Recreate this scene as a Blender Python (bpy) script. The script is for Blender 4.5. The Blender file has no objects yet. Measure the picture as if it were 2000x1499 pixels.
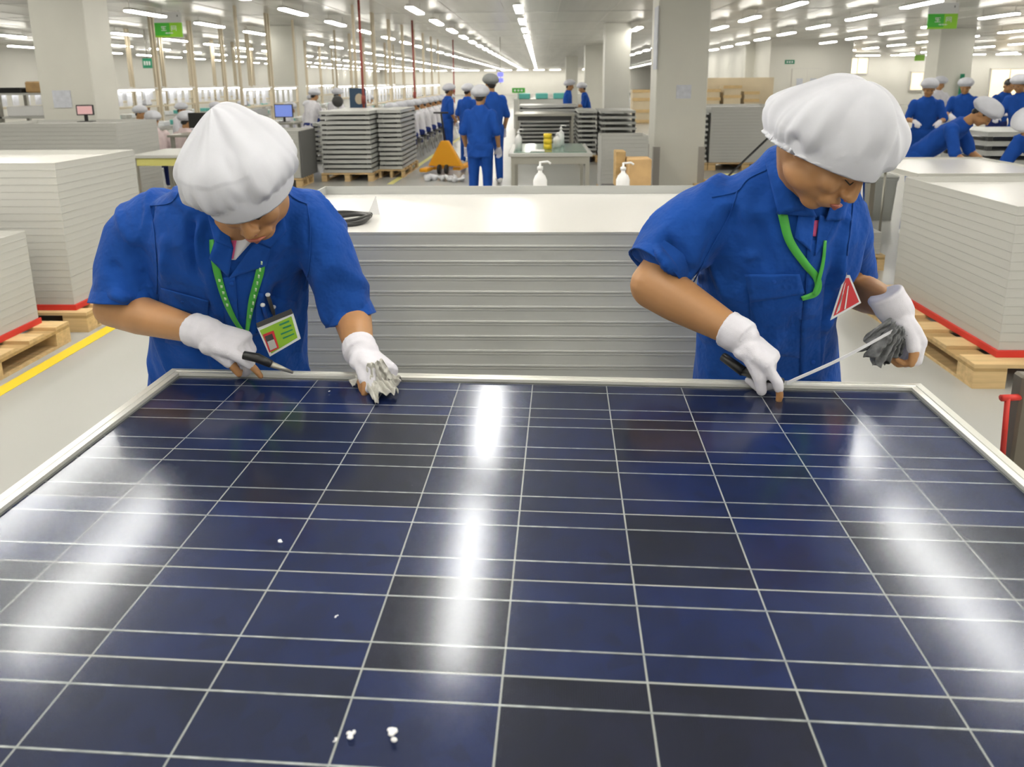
import bpy, bmesh, math, random
import numpy as np
from mathutils import Vector, Matrix, noise
from mathutils.bvhtree import BVHTree
random.seed(7)
SC = bpy.context.scene
COL = SC.collection
R = math.radians

# ------------------------------------------------------------------ camera
CAMH = 1.70
CA = Vector((0.99928082, 0.03704215, -0.00810704))
CB = Vector((-2.6352e-05, 0.21447757, 0.97672891))
CC = Vector((-0.03791891, 0.97602626, -0.2143243))
FPX, PX, PY = 1422.85, 1000.0, 470.2
CO = Vector((0, 0, CAMH))
cd = bpy.data.cameras.new('camera'); cam = bpy.data.objects.new('camera', cd); COL.objects.link(cam)
m = Matrix.Identity(4)
for i in range(3):
    m[i][0] = CA[i]; m[i][1] = CB[i]; m[i][2] = -CC[i]; m[i][3] = CO[i]
cam.matrix_world = m
cd.sensor_width = 36; cd.sensor_fit = 'HORIZONTAL'; cd.lens = FPX / 2000 * 36
cd.shift_x = 0; cd.shift_y = (PY - 749.5) / 2000
cd.clip_start = 0.05; cd.clip_end = 300
cd.dof.use_dof = True; cd.dof.focus_distance = 1.75; cd.dof.aperture_fstop = 6.3
SC.camera = cam
# ------------------------------------------------------------------ world, exposure
w = bpy.data.worlds.new('world'); SC.world = w; w.use_nodes = True
w.node_tree.nodes['Background'].inputs[0].default_value = (0.9, 0.92, 1, 1)
w.node_tree.nodes['Background'].inputs[1].default_value = 0.05
SC.view_settings.view_transform = 'Standard'; SC.view_settings.look = 'None'
SC.view_settings.gamma = 1; SC.view_settings.use_curve_mapping = False
SC.view_settings.exposure = -0.46
LAMP = 42.0
SC.cycles.max_bounces = 6; SC.cycles.diffuse_bounces = 3; SC.cycles.glossy_bounces = 3
SC.cycles.transparent_max_bounces = 12
SC.cycles.caustics_reflective = False; SC.cycles.caustics_refractive = False
SC.cycles.sample_clamp_indirect = 8
SC.cycles.use_denoising = True

def at(u, v, Y):
    d = CA * ((u - PX) / FPX) + CB * ((PY - v) / FPX) + CC
    return CO + d * (Y / d.y)
def rdir(u, v):
    return (CA * ((u - PX) / FPX) + CB * ((PY - v) / FPX) + CC).normalized()

ORD = ['first', 'second', 'third', 'fourth', 'fifth', 'sixth', 'seventh', 'eighth', 'ninth', 'tenth', 'eleventh', 'twelfth', 'thirteenth', 'fourteenth', 'fifteenth', 'sixteenth', 'seventeenth', 'eighteenth', 'nineteenth', 'twentieth', 'twenty-first', 'twenty-second']
def inframe(P):
    d = Vector(P) - CO; w_ = d.dot(CC)
    if w_ <= 0: return False
    u = PX + FPX * d.dot(CA) / w_; v = PY - FPX * d.dot(CB) / w_
    return 0 < u < 2000 and 0 < v < 1499
# ------------------------------------------------------------------ materials
def mat(name, col, rough=0.5, metal=0.0, bump=None, var=None, spec=0.5, emit=None, coat=0, trans=0, sheen=0):
    m = bpy.data.materials.new(name); m.use_nodes = True
    nt = m.node_tree; p = nt.nodes['Principled BSDF']
    p.inputs['Base Color'].default_value = (*col, 1)
    p.inputs['Roughness'].default_value = rough
    p.inputs['Metallic'].default_value = metal
    p.inputs['Specular IOR Level'].default_value = spec
    p.inputs['Coat Weight'].default_value = coat
    p.inputs['Sheen Weight'].default_value = sheen
    if trans: p.inputs['Transmission Weight'].default_value = trans
    if emit:
        p.inputs['Emission Color'].default_value = (*emit[0], 1); p.inputs['Emission Strength'].default_value = emit[1]
    tc = nt.nodes.new('ShaderNodeTexCoord')
    if var:   # (scale, amount, stretch) value variation in object space
        mp = nt.nodes.new('ShaderNodeMapping'); nt.links.new(tc.outputs['Object'], mp.inputs[0])
        mp.inputs['Scale'].default_value = var[2] if len(var) > 2 else (1, 1, 1)
        n = nt.nodes.new('ShaderNodeTexNoise'); n.inputs['Scale'].default_value = var[0]; n.inputs['Detail'].default_value = 4
        nt.links.new(mp.outputs[0], n.inputs['Vector'])
        mx = nt.nodes.new('ShaderNodeMix'); mx.data_type = 'RGBA'
        a = var[1]
        mx.inputs['A'].default_value = (*[c * (1 - a) for c in col], 1)
        mx.inputs['B'].default_value = (*[min(1, c * (1 + a)) for c in col], 1)
        cr = nt.nodes.new('ShaderNodeMapRange'); cr.inputs[1].default_value = .3; cr.inputs[2].default_value = .7
        nt.links.new(n.outputs[0], cr.inputs[0]); nt.links.new(cr.outputs[0], mx.inputs['Factor'])
        nt.links.new(mx.outputs['Result'], p.inputs['Base Color'])
    if bump:
        n2 = nt.nodes.new('ShaderNodeTexNoise'); n2.inputs['Scale'].default_value = bump[0]; n2.inputs['Detail'].default_value = 3
        nt.links.new(tc.outputs['Object'], n2.inputs['Vector'])
        b = nt.nodes.new('ShaderNodeBump'); b.inputs['Strength'].default_value = bump[1]; b.inputs['Distance'].default_value = bump[2]
        nt.links.new(n2.outputs[0], b.inputs['Height']); nt.links.new(b.outputs[0], p.inputs['Normal'])
    return m
M = {}
M['floor'] = mat('floor_epoxy', (0.41, 0.41, 0.39), .24, var=(.35, .07))
M['wall'] = mat('wall_panel_paint', (0.74, 0.725, 0.665), .5, var=(.5, .04))
M['wall2'] = mat('lightened_wall_paint', (0.86, 0.84, 0.77), .5, var=(.5, .03))  # wall paint made lighter to stand in for weak light on the far walls
M['walltan'] = mat('tan_wall_paint', (0.62, 0.52, 0.36), .6, var=(1, .1))
M['ceil'] = mat('ceiling_panel_metal', (0.60, 0.59, 0.55), .3, metal=.35, var=(.8, .12, (3, .12, 1)))
M['pillar'] = mat('pillar_cladding', (0.68, 0.67, 0.605), .45, var=(1.2, .04))
M['guard'] = mat('pillar_guard', (0.36, 0.34, 0.31), .5)
M['alu'] = mat('anodised_aluminium', (0.52, 0.53, 0.51), .42, metal=.45, var=(3, .08, (.6, .6, 12)))
M['alu2'] = mat('panel_frame_aluminium', (0.66, 0.66, 0.61), .3, metal=.25)
M['sheet'] = mat('white_backsheet', (0.68, 0.67, 0.645), .25)
M['sheetgap'] = mat('backsheet_under_glass', (0.58, 0.56, 0.52), .6)
M['white'] = mat('white_plastic', (0.80, 0.80, 0.80), .4)
M['whitep'] = mat('white_paint', (0.50, 0.50, 0.47), .4)
M['paper'] = mat('paper', (0.62, 0.64, 0.70), .7, var=(14, .1))
M['black'] = mat('black_rubber', (0.012, 0.012, 0.012), .4)
M['dark'] = mat('dark_grey', (0.05, 0.05, 0.05), .5)
M['darkface'] = mat('dark_grey_side_face', (0.13, 0.13, 0.125), .6)
M['steel'] = mat('brushed_steel', (0.42, 0.41, 0.36), .35, metal=.6)
M['yellow'] = mat('yellow_line_paint', (0.80, 0.58, 0.03), .5)
M['yel2'] = mat('faded_yellow_line_paint', (0.60, 0.56, 0.18), .5)
M['red'] = mat('red_board', (0.62, 0.035, 0.025), .5)
M['redpipe'] = mat('red_pipe_paint', (0.32, 0.06, 0.045), .5)
M['tanpipe'] = mat('cream_post_paint', (0.60, 0.52, 0.38), .5)
M['green'] = mat('green_sign_board', (0.06, 0.45, 0.04), .4)
M['lime'] = mat('lime_sign_board', (0.28, 0.62, 0.03), .4)
M['dgreen'] = mat('dark_green_sign', (0.02, 0.22, 0.12), .4)
M['orange'] = mat('orange_jack_paint', (0.85, 0.38, 0.01), .45)
M['card'] = mat('cardboard', (0.48, 0.31, 0.14), .7, var=(8, .15))
M['blue'] = mat('blue_cotton', (0.008, 0.066, 0.32), .85, bump=(17, .6, .022), var=(9, .14), sheen=.05, spec=.2)
M['bluefar'] = mat('blue_cotton_worn', (0.012, 0.072, 0.35), .85, var=(6, .15), spec=.2)
M['navy'] = mat('navy_cotton', (0.02, 0.035, 0.16), .85, spec=.2)
M['cap'] = mat('white_cap_cotton', (0.60, 0.61, 0.66), .85, bump=(700, .3, .0006), var=(12, .04), spec=.2)
M['capg'] = mat('grey_cap_cotton', (0.24, 0.25, 0.25), .85, spec=.2)
M['coat'] = mat('white_coat_cotton', (0.66, 0.65, 0.69), .85, var=(6, .06), spec=.2)
M['pink'] = mat('pink_coat_cotton', (0.72, 0.60, 0.60), .85, spec=.2)
M['skin'] = mat('skin', (0.42, 0.215, 0.090), .5, var=(14, .08), bump=(200, .1, .0005))
M['skin2'] = mat('skin_fingers', (0.58, 0.30, 0.20), .5)
M['lip'] = mat('lips', (0.42, 0.13, 0.09), .45)
M['hair'] = mat('black_hair', (0.010, 0.008, 0.007), .4)
M['glove'] = mat('white_glove_knit', (0.70, 0.69, 0.75), .9, bump=(500, .4, .001), var=(30, .05), spec=.2)
M['rag'] = mat('white_rag_cloth', (0.52, 0.51, 0.47), .9, bump=(160, .6, .002), var=(60, .12), spec=.2)
M['ragg'] = mat('grey_rag_cloth', (0.17, 0.175, 0.18), .9, bump=(160, .6, .002), var=(45, .5), spec=.2)
M['lanyard'] = mat('green_lanyard', (0.07, 0.42, 0.06), .5)
M['lany2'] = mat('lanyard_print', (0.55, 0.75, 0.50), .6)
M['card_g'] = mat('lime_card_print', (0.27, 0.50, 0.04), .35)
M['card_r'] = mat('red_card_print', (0.60, 0.04, 0.05), .3)
M['inner'] = mat('pink_undershirt', (0.62, 0.10, 0.25), .8)
M['innerw'] = mat('white_undershirt', (0.75, 0.75, 0.78), .8)
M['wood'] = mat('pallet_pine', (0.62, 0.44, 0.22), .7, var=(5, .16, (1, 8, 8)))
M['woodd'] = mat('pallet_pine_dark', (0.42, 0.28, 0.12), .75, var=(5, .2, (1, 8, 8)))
M['bin'] = mat('grey_bin_plastic', (0.40, 0.41, 0.38), .5)
M['post'] = mat('brown_grey_steel', (0.16, 0.14, 0.11), .45, metal=.4)
M['clear'] = mat('clear_plastic', (0.75, 0.78, 0.80), .2)
M['film'] = mat('plastic_film', (0.70, 0.71, 0.74), .15)
M['screen'] = mat('blue_screen', (0.1, 0.15, 0.5), .3, emit=((.25, .35, .8), .7))
M['screenr'] = mat('pink_screen', (0.5, 0.3, 0.3), .3, emit=((.75, .45, .45), .5))
M['bluelamp'] = mat('blue_lit_sign', (0.1, 0.1, 0.8), .4, emit=((.18, .2, 1), 1.6))
M['teal'] = mat('teal_plastic', (0.10, 0.42, 0.38), .4)
M['daylight'] = mat('bright_window_pane', (0.9, 0.8, 0.6), .4, emit=((1, .80, .50), 1.6))
M['lampglow'] = mat('lamp_tube_glow', (1, 1, 1), .5, emit=((1, 0.965, 0.88), LAMP))
M['striplight'] = mat('bench_light_glow', (1, 1, 1), .5, emit=((1, 0.97, 0.90), 9))
M['lamphouse'] = mat('lamp_housing', (0.72, 0.70, 0.66), .4)
M['tglass'] = mat('green_tinted_glass', (0.18, 0.30, 0.24), .12)

# ------------------------------------------------------------------ helpers
def link(name, me, parent=None):
    o = bpy.data.objects.new(name, me); COL.objects.link(o)
    if parent: o.parent = parent
    return o
def tag(o, label=None, cat=None, group=None, kind=None):
    if label: o['label'] = label
    if cat: o['category'] = cat
    if group: o['group'] = group
    if kind: o['kind'] = kind
    return o
def thing(name, label, cat, loc=(0, 0, 0), rz=0, group=None):
    o = bpy.data.objects.new(name, None); COL.objects.link(o); o.empty_display_size = .1
    o.location = loc; o.rotation_euler = (0, 0, rz)
    return tag(o, label, cat, group)
class G:
    """collects verts / faces for one mesh"""
    def __init__(s): s.v = []; s.f = []; s.m = []; s.mi = 0
    def add(s, vs, fs):
        b = len(s.v); s.v += [tuple(x) for x in vs]; s.f += [tuple(b + i for i in f) for f in fs]; s.m += [s.mi] * len(fs); return s
    def box(s, x0, y0, z0, x1, y1, z1):
        vs = [(x, y, z) for x in (x0, x1) for y in (y0, y1) for z in (z0, z1)]
        return s.add(vs, [(0, 1, 3, 2), (4, 6, 7, 5), (0, 4, 5, 1), (2, 3, 7, 6), (0, 2, 6, 4), (1, 5, 7, 3)])
    def loft(s, rings, closed_ends=True):
        n = len(rings[0]); vs = [p for r in rings for p in r]; fs = []
        for i in range(len(rings) - 1):
            for j in range(n):
                a = i * n + j; b = i * n + (j + 1) % n
                fs.append((a, b, b + n, a + n))
        if closed_ends:
            fs.append(tuple(range(n - 1, -1, -1))); fs.append(tuple(range((len(rings) - 1) * n, len(rings) * n)))
        return s.add(vs, fs)
    def tube(s, pts, rad, n=10, caps=True):
        pts = [Vector(p) for p in pts]
        if not hasattr(rad, '__len__'): rad = [rad] * len(pts)
        rings = []; up = Vector((0, 0, 1)); prev = None
        for i, p in enumerate(pts):
            t = (pts[min(i + 1, len(pts) - 1)] - pts[max(i - 1, 0)]).normalized()
            if prev is None:
                a = t.cross(up) if abs(t.z) < .9 else t.cross(Vector((1, 0, 0)))
            else: a = prev - t * prev.dot(t)
            a.normalize(); prev = a; b = t.cross(a)
            rings.append([p + a * math.cos(k * 2 * math.pi / n) * rad[i] + b * math.sin(k * 2 * math.pi / n) * rad[i] for k in range(n)])
        return s.loft(rings, caps)
    def lathe(s, prof, c=(0, 0, 0), n=16):
        c = Vector(c)
        return s.loft([[c + Vector((r * math.cos(k * 2 * math.pi / n), r * math.sin(k * 2 * math.pi / n), z)) for k in range(n)] for r, z in prof])
    def ell(s, c, r, mt=None, nu=16, nv=10):
        c = Vector(c); r = (r, r, r) if not hasattr(r, '__len__') else r
        rings = []
        for i in range(1, nv):
            th = math.pi * i / nv - math.pi / 2
            rings.append([Vector((r[0] * math.cos(th) * math.cos(k * 2 * math.pi / nu), r[1] * math.cos(th) * math.sin(k * 2 * math.pi / nu), r[2] * math.sin(th))) for k in range(nu)])
        vs = [p for q in rings for p in q] + [Vector((0, 0, -r[2])), Vector((0, 0, r[2]))]
        fs = []
        for i in range(nv - 2):
            for j in range(nu):
                a = i * nu + j; b = i * nu + (j + 1) % nu; fs.append((a, b, b + nu, a + nu))
        L = len(vs); o = (nv - 2) * nu
        for j in range(nu):
            fs.append((L - 2, (j + 1) % nu, j)); fs.append((L - 1, o + j, o + (j + 1) % nu))
        if mt: vs = [mt @ v for v in vs]
        return s.add([v + c for v in vs], fs)
    def cone(s, p0, r0, p1, r1, n=14):
        """tapered capsule"""
        s.ell(p0, r0, None, n, 8); s.ell(p1, r1, None, n, 8); return s.tube([p0, p1], [r0, r1], n)
    def chain(s, pts, rs, n=14):
        for i in range(len(pts) - 1): s.tube([pts[i], pts[i + 1]], [rs[i], rs[i + 1]], n)
        for p, r in zip(pts, rs): s.ell(p, r, None, n, 8)
        return s
    def xf(s, mt): s.v = [tuple(mt @ Vector(v)) for v in s.v]; return s
    def mesh(s, name, mats, smooth=False, bevel=0):
        me = bpy.data.meshes.new(name); me.from_pydata(s.v, [], s.f)
        for mm in (mats if isinstance(mats, (list, tuple)) else [mats]): me.materials.append(mm)
        if any(s.m): me.polygons.foreach_set('material_index', s.m)
        bm = bmesh.new(); bm.from_mesh(me)
        bmesh.ops.recalc_face_normals(bm, faces=bm.faces)
        if bevel: bmesh.ops.bevel(bm, geom=bm.edges[:], offset=bevel, segments=1, affect='EDGES', clamp_overlap=True)
        bm.to_mesh(me); bm.free()
        if smooth: me.polygons.foreach_set('use_smooth', [True] * len(me.polygons))
        me.update(); return me
    def obj(s, name, mats, parent=None, smooth=False, bevel=0):
        return link(name, s.mesh(name, mats, smooth, bevel), parent)
def solid(name, g, mats, voxel, sm=6, parent=None, fn=None, dec=0):
    """union of closed shapes as one continuous smooth surface (voxel remesh)"""
    me = bpy.data.meshes.new('t'); me.from_pydata(g.v, [], g.f)
    bm = bmesh.new(); bm.from_mesh(me); bmesh.ops.recalc_face_normals(bm, faces=bm.faces); bm.to_mesh(me); bm.free()
    o = bpy.data.objects.new('t', me); COL.objects.link(o)
    r = o.modifiers.new('r', 'REMESH'); r.mode = 'VOXEL'; r.voxel_size = voxel
    if sm:
        q = o.modifiers.new('s', 'SMOOTH'); q.iterations = sm; q.factor = .5
    if dec:
        d = o.modifiers.new('d', 'DECIMATE'); d.ratio = dec
    dg = bpy.context.evaluated_depsgraph_get()
    out = bpy.data.meshes.new_from_object(o.evaluated_get(dg))
    bpy.data.objects.remove(o); bpy.data.meshes.remove(me)
    out.name = name
    out.materials.clear()
    for mm in (mats if isinstance(mats, (list, tuple)) else [mats]): out.materials.append(mm)
    out.polygons.foreach_set('material_index', [0] * len(out.polygons))
    out.polygons.foreach_set('use_smooth', [True] * len(out.polygons))
    if fn:
        n = len(out.vertices); co = np.empty(n * 3); out.vertices.foreach_get('co', co); co = co.reshape(-1, 3)
        no = np.empty(n * 3); out.vertices.foreach_get('normal', no); no = no.reshape(-1, 3)
        co = fn(co, no); out.vertices.foreach_set('co', co.ravel())
    out.update()
    return link(name, out, parent)
def copy_tree(o, parent=None):
    c = o.copy(); COL.objects.link(c)
    if parent: c.parent = parent
    for ch in list(o.children): copy_tree(ch, c)
    return c
def ring(c, a, b, n=28, e=2.4):
    out = []
    for k in range(n):
        t = 2 * math.pi * k / n; x, y = math.cos(t), math.sin(t)
        out.append(Vector(c) + Vector(a) * (math.copysign(abs(x) ** (2 / e), x)) + Vector(b) * (math.copysign(abs(y) ** (2 / e), y)))
    return out
def seg_dist(co, pts):
    d = np.full(len(co), 1e9)
    for i in range(len(pts) - 1):
        a = np.array(pts[i]); b = np.array(pts[i + 1]); ab = b - a
        t = np.clip(((co - a) @ ab) / (ab @ ab + 1e-12), 0, 1)
        d = np.minimum(d, np.linalg.norm(co - (a + t[:, None] * ab), axis=1))
    return d
def fbm(co, s, seed=0, st=(1, 1, 1)):
    return np.array([noise.noise(Vector((c[0] * s * st[0] + seed, c[1] * s * st[1], c[2] * s * st[2]))) for c in co])
def bvh_of(o):
    me = o.data; mw = o.matrix_world
    return BVHTree.FromPolygons([v.co[:] for v in me.vertices], [p.vertices[:] for p in me.polygons])
def drape(name, grid, bvh, mats, parent, off=.004, thick=.003, fallY=1.65, smooth=True, edge=0.0):
    """a thin solid sheet that lies on a surface: grid of picture points -> ray hits"""
    nu, nv = len(grid), len(grid[0]); P = []; depth = []
    for r in grid:
        for (u, v) in r:
            d = rdir(u, v); h = bvh.ray_cast(CO, d)
            P.append((d, h[3] if h[0] is not None else None))
    known = [t for _, t in P if t]
    base = sum(known) / len(known) if known else (fallY / rdir(*grid[0][0]).y)
    # fill the missing from the nearest known in the grid
    T = [t for _, t in P]
    for i in range(len(T)):
        if T[i] is None:
            bi, bd = None, 1e9; a, b = divmod(i, nv)
            for j in range(len(T)):
                if P[j][1]:
                    c, e = divmod(j, nv); dd = (a - c) ** 2 + (b - e) ** 2
                    if dd < bd: bd, bi = dd, j
            T[i] = P[bi][1] if bi is not None else base
    g = G(); n = nu * nv
    front = [CO + P[i][0] * (T[i] - off - thick) for i in range(n)]
    back = [CO + P[i][0] * (T[i] - off + .001) for i in range(n)]
    fs = []
    for i in range(nu - 1):
        for j in range(nv - 1):
            a = i * nv + j; fs.append((a, a + 1, a + nv + 1, a + nv)); fs.append((n + a, n + a + nv, n + a + nv + 1, n + a + 1))
    bd = [i * nv for i in range(nu)] + [(nu - 1) * nv + j for j in range(1, nv)] + [i * nv + nv - 1 for i in range(nu - 2, -1, -1)] + [j for j in range(nv - 2, 0, -1)]
    for k in range(len(bd)):
        a, b = bd[k], bd[(k + 1) % len(bd)]; fs.append((a, b, b + n, a + n))
    g.add(front + back, fs)
    return g.obj(name, mats, parent, smooth)
def quad(c, nu=8, nv=8):
    """corners tl,tr,br,bl -> grid"""
    tl, tr, br, bl = [Vector(p) for p in c]; o = []
    for i in range(nu):
        s = i / (nu - 1); a = tl.lerp(bl, s); b = tr.lerp(br, s); o.append([tuple(a.lerp(b, j / (nv - 1))) for j in range(nv)])
    return o
def cat(pts, n):
    """catmull-rom through 2-D or 3-D points"""
    pts = [Vector(p) for p in pts]; P = [pts[0] * 2 - pts[1]] + pts + [pts[-1] * 2 - pts[-2]]; out = []
    for i in range(n):
        t = i / (n - 1) * (len(pts) - 1); k = min(int(t), len(pts) - 2); t -= k
        a, b, c, d = P[k:k + 4]
        out.append(.5 * ((2 * b) + (c - a) * t + (2 * a - 5 * b + 4 * c - d) * t * t + (3 * b - a - 3 * c + d) * t ** 3))
    return out
def ribbon(pts, wd, n=24, k=3):
    P = cat(pts, n); o = []
    ws = wd if hasattr(wd, '__len__') else [wd] * 2
    for i in range(n):
        t = (P[min(i + 1, n - 1)] - P[max(i - 1, 0)]).normalized(); q = Vector((-t.y, t.x)); f = i / (n - 1) * (len(ws) - 1); a = int(min(f, len(ws) - 2)); wv = ws[a] + (ws[a + 1] - ws[a]) * (f - a)
        o.append([tuple(P[i] + q * wv * (j / (k - 1) - .5)) for j in range(k)])
    return o

# ------------------------------------------------------------------ structure
CZ = 3.24
def st(name, g, m, **k): return tag(g.obj(name, m, **k), kind='structure')
XL, XR, YB, YF = -21.0, 34.0, -9.0, 98.0
st('floor', G().box(XL, YB, -.1, XR, YF, 0), M['floor'])
st('ceiling', G().box(XL, YB, CZ, XR, YF, CZ + .1), M['ceil'])
st('wall_left', G().box(XL - .1, YB, 0, XL, YF, CZ), M['wall'])
st('wall_right', G().box(XR, YB, 0, XR + .1, YF, CZ), M['wall'])
st('wall_back', G().box(XL, YF, 0, XR, YF + .1, CZ), M['wall2'])
st('wall_front', G().box(XL, YB - .1, 0, XR, YB, CZ), M['wall'])
# ceiling seams: shallow grey joint strips along and across
g = G()
for x in np.arange(-20, 33, 1.2): g.box(x, YB, CZ - .006, x + .025, YF, CZ)
tag(g.obj('trim_1', M['lamphouse']), kind='structure')
g = G()
for y in np.arange(4, 60, 3.0): g.box(XL, y + 1.3, CZ - .010, XR, y + 1.34, CZ - .006)
tag(g.obj('trim_2', M['alu']), kind='structure')
# room block on the right with its door, and the bright openings behind
st('wall_office', G().box(9.55, 31, 0, 12.7, 31.2, CZ), M['wall'])
st('wall_office_side', G().box(9.4, 31, 0, 9.55, 44, CZ), M['wall'])
st('wall_right_back', G().box(12.7, 48, 0, XR, 48.2, CZ), M['wall2'])
g = G().box(10.3, 30.95, 0, 11.5, 31, 2.1); d = st('door_1', g, M['lamphouse'])
G().box(10.32, 30.93, .02, 10.9, 30.95, 2.08).obj('door_leaf', M['wall'], d)
G().box(10.92, 30.93, .02, 11.48, 30.95, 2.08).obj('door_leaf', M['wall'], d)
G().box(10.5, 30.92, 1.2, 10.75, 30.93, 1.7).obj('pane', M['paper'], d)
G().box(11.05, 30.92, 1.2, 11.3, 30.93, 1.7).obj('pane', M['paper'], d)
for i, (x0, x1, z0, z1) in enumerate([(28.3, 30.6, 0.0, 2.15), (23.4, 24.9, .95, 2.0), (19.4, 20.6, 2.0, 2.9)]):
    fr = G()
    for b in ((x0 - .08, x0), (x1, x1 + .08)): fr.box(b[0], 47.9, z0, b[1], 48, z1)
    fr.box(x0 - .08, 47.9, z1, x1 + .08, 48, z1 + .08); fr.box(x0 - .08, 47.9, z0 - .08 if z0 > .1 else 0, x1 + .08, 48, z0 + .001 if z0 > .1 else .02)
    wn = st('window_%d' % (i + 1), fr, M['lamphouse'])
    G().box(x0, 47.94, z0, x1, 47.96, z1).obj('pane', M['daylight'], wn)
    G().box((x0 + x1) / 2 - .03, 47.90, z0, (x0 + x1) / 2 + .03, 47.94, z1).obj('mullion', M['lamphouse'], wn)
# pillars
def pillar(x0, y0, wx, wy, label, guard=True):
    p = thing('pillar', label, 'pillar', (x0, y0, 0))
    G().box(0, 0, 0, wx, wy, CZ).obj('shaft', M['pillar'], p, bevel=.012)
    if guard:
        for cx, cy in ((0, 0), (wx, 0), (0, wy), (wx, wy)):
            sx = -1 if cx == 0 else 1; sy = -1 if cy == 0 else 1; g = G()
            g.box(min(cx - sx * .09, cx + sx * .008), min(cy, cy + sy * .008), 0, max(cx - sx * .09, cx + sx * .008), max(cy, cy + sy * .008), .70)
            g.box(min(cx, cx + sx * .008), min(cy - sy * .09, cy), 0, max(cx, cx + sx * .008), max(cy - sy * .09, cy), .70)
            g.obj('corner_guard', M['guard'], p)
    return p
pc = pillar(1.74, 11.2, .76, .6, 'wide cream pillar right of centre with grey corner guards and a posted notice')
G().box(.30, -.012, 1.42, .52, -.002, 1.62).obj('notice', M['paper'], pc)
G().box(-.015, -.05, 1.85, -.003, .28, 2.75).obj('notice', M['paper'], pc)
pl = pillar(-7.02, 10.2, .77, .6, 'cream pillar at the far left beside the shelf unit')
G().box(.18, -.012, 1.38, .44, -.002, 1.62).obj('notice', M['paper'], pl)
pillar(-7.53, 20.6, .80, .65, 'cream pillar behind the bent worker in the white cap on the left')
pillar(1.81, 20.9, .70, .6, 'narrower cream pillar left of the wide one, reaching the ceiling')
pillar(2.05, 34, .82, .65, 'small distant cream pillar beside the narrow one', False)
pillar(12.9, 24.8, 1.1, .8, 'round-edged cream pillar at the upper right behind the blue workers')
pillar(9.0, 33.2, .55, .6, 'cream pillar at the left corner of the far office wall', False)
pillar(1.75, 50, .8, .7, 'farthest cream pillar beside the central aisle', False)

# ------------------------------------------------------------------ ceiling lamps
LL, LW = 1.36, .17
def lamp_proto():
    t = thing('ceiling_lamp', '', 'lamp')
    g = G(); z = CZ - .20
    g.loft([[Vector((sx * a, y, zz)) for sx, zz, a in ((-1, z + .055, .045), (1, z + .055, .045), (1, z + .012, LW / 2), (-1, z + .012, LW / 2))] for y in (-LL / 2, LL / 2)])
    hs = g.obj('housing', M['lamphouse'], t)
    G().box(-LW / 2 + .008, -LL / 2 + .01, z - .02, LW / 2 - .008, LL / 2 - .01, z + .012).obj('diffuser', M['lampglow'], t, bevel=.012)
    for y in (-.6, .6): G().tube([(0, y, z + .05), (0, y, CZ)], .006, 6).obj('hanger', M['lamphouse'], t)
    return t
lp = lamp_proto()
gm = G(); z = CZ - .20
gm.loft([[Vector((sx * a, y, zz)) for sx, zz, a in ((-1, z + .055, .045), (1, z + .055, .045), (1, z + .012, LW / 2), (-1, z + .012, LW / 2))] for y in (-LL / 2, LL / 2)])
gm.mi = 1; gm.box(-LW / 2 + .008, -LL / 2 + .01, z - .02, LW / 2 - .008, LL / 2 - .01, z + .012)
lamp_far = gm.mesh('ceiling_lamp', [M['lamphouse'], M['lampglow']])
rows = [  # x at Y=0, drift per metre, label, y range
    (-.40, .0, 'the row straight over the central aisle', -2, 97),
    (-2.46, .004, 'the first row left of the central aisle', -2, 97),
    (-4.83, .004, 'the second row left of the central aisle', -2, 97),
    (-7.4, -.02, 'the third row left of the central aisle', -2, 97),
    (-10.8, -.03, 'the fourth row left of the central aisle', 0, 97),
    (-14.2, -.03, 'the fifth row left of the central aisle', 9, 97),
    (-17.8, -.03, 'the row nearest the left wall', 12, 97),
    (2.15, .0, 'the short near row right of the aisle', -2, 7),
    (2.62, .0, 'the short row between the two middle pillars', 19, 30),
    (4.62, .01, 'the second row right of the aisle', -2, 97),
    (6.5, .045, 'the third row right of the aisle', -2, 97),
    (9.3, .06, 'the fourth row right of the aisle', 4, 30),
    (12.6, .075, 'the fifth row right of the aisle', 9, 46),
    (17.2, .09, 'the sixth row right of the aisle', 14, 46),
    (22.5, .1, 'the outermost row on the right', 20, 46)]
used = False; nl = 0; far_l = []
for x, dr, lab, ya, yb in rows:
    k = -4; vis = 0
    while 14.6 + 2.96 * k < yb:
        Y = 14.6 + 2.96 * k; k += 1
        if k - 1 == -3: Y = 5.3
        if k - 1 == -4: Y = 3.46
        pass
        if Y < ya: continue
        xx = x + dr * Y
        if x == 2.15 and Y == 5.3: xx = 2.27
        grp = 'ceiling lamps in ' + lab
        if inframe((xx, Y, CZ - .2)):
            vis += 1; lb = (ORD[vis - 1] + ' lamp in frame of ' + lab) if vis <= 12 else 'small distant lamp far along ' + lab
        else: lb = 'lamp outside the frame in ' + lab
        if Y > 44 and abs(x + 1) > 4.5: far_l.append((xx, Y)); continue
        if Y < 24:
            o = lp if not used else copy_tree(lp); used = True
        else:
            o = link('ceiling_lamp', lamp_far)
        o.location = (xx, Y, 0); tag(o, lb, 'lamp', grp); nl += 1
    for Y in (1.2, -1.4, -4.2, -7):
        if -9 < x < 9:
            o = copy_tree(lp); o.location = (x, Y, 0); tag(o, 'lamp outside the frame in ' + lab, 'lamp', 'ceiling lamps in ' + lab); nl += 1
for i, (xx, Y) in enumerate(((-3.3, 4.95), (-3.3, 3.62))):
    o = copy_tree(lp); o.location = (xx, Y, 0); tag(o, ['white ceiling lamp of an extra pair, farther one', 'white ceiling lamp of an extra pair, nearer one'][i], 'lamp'); o.pop('group', None)
g = G()
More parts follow.
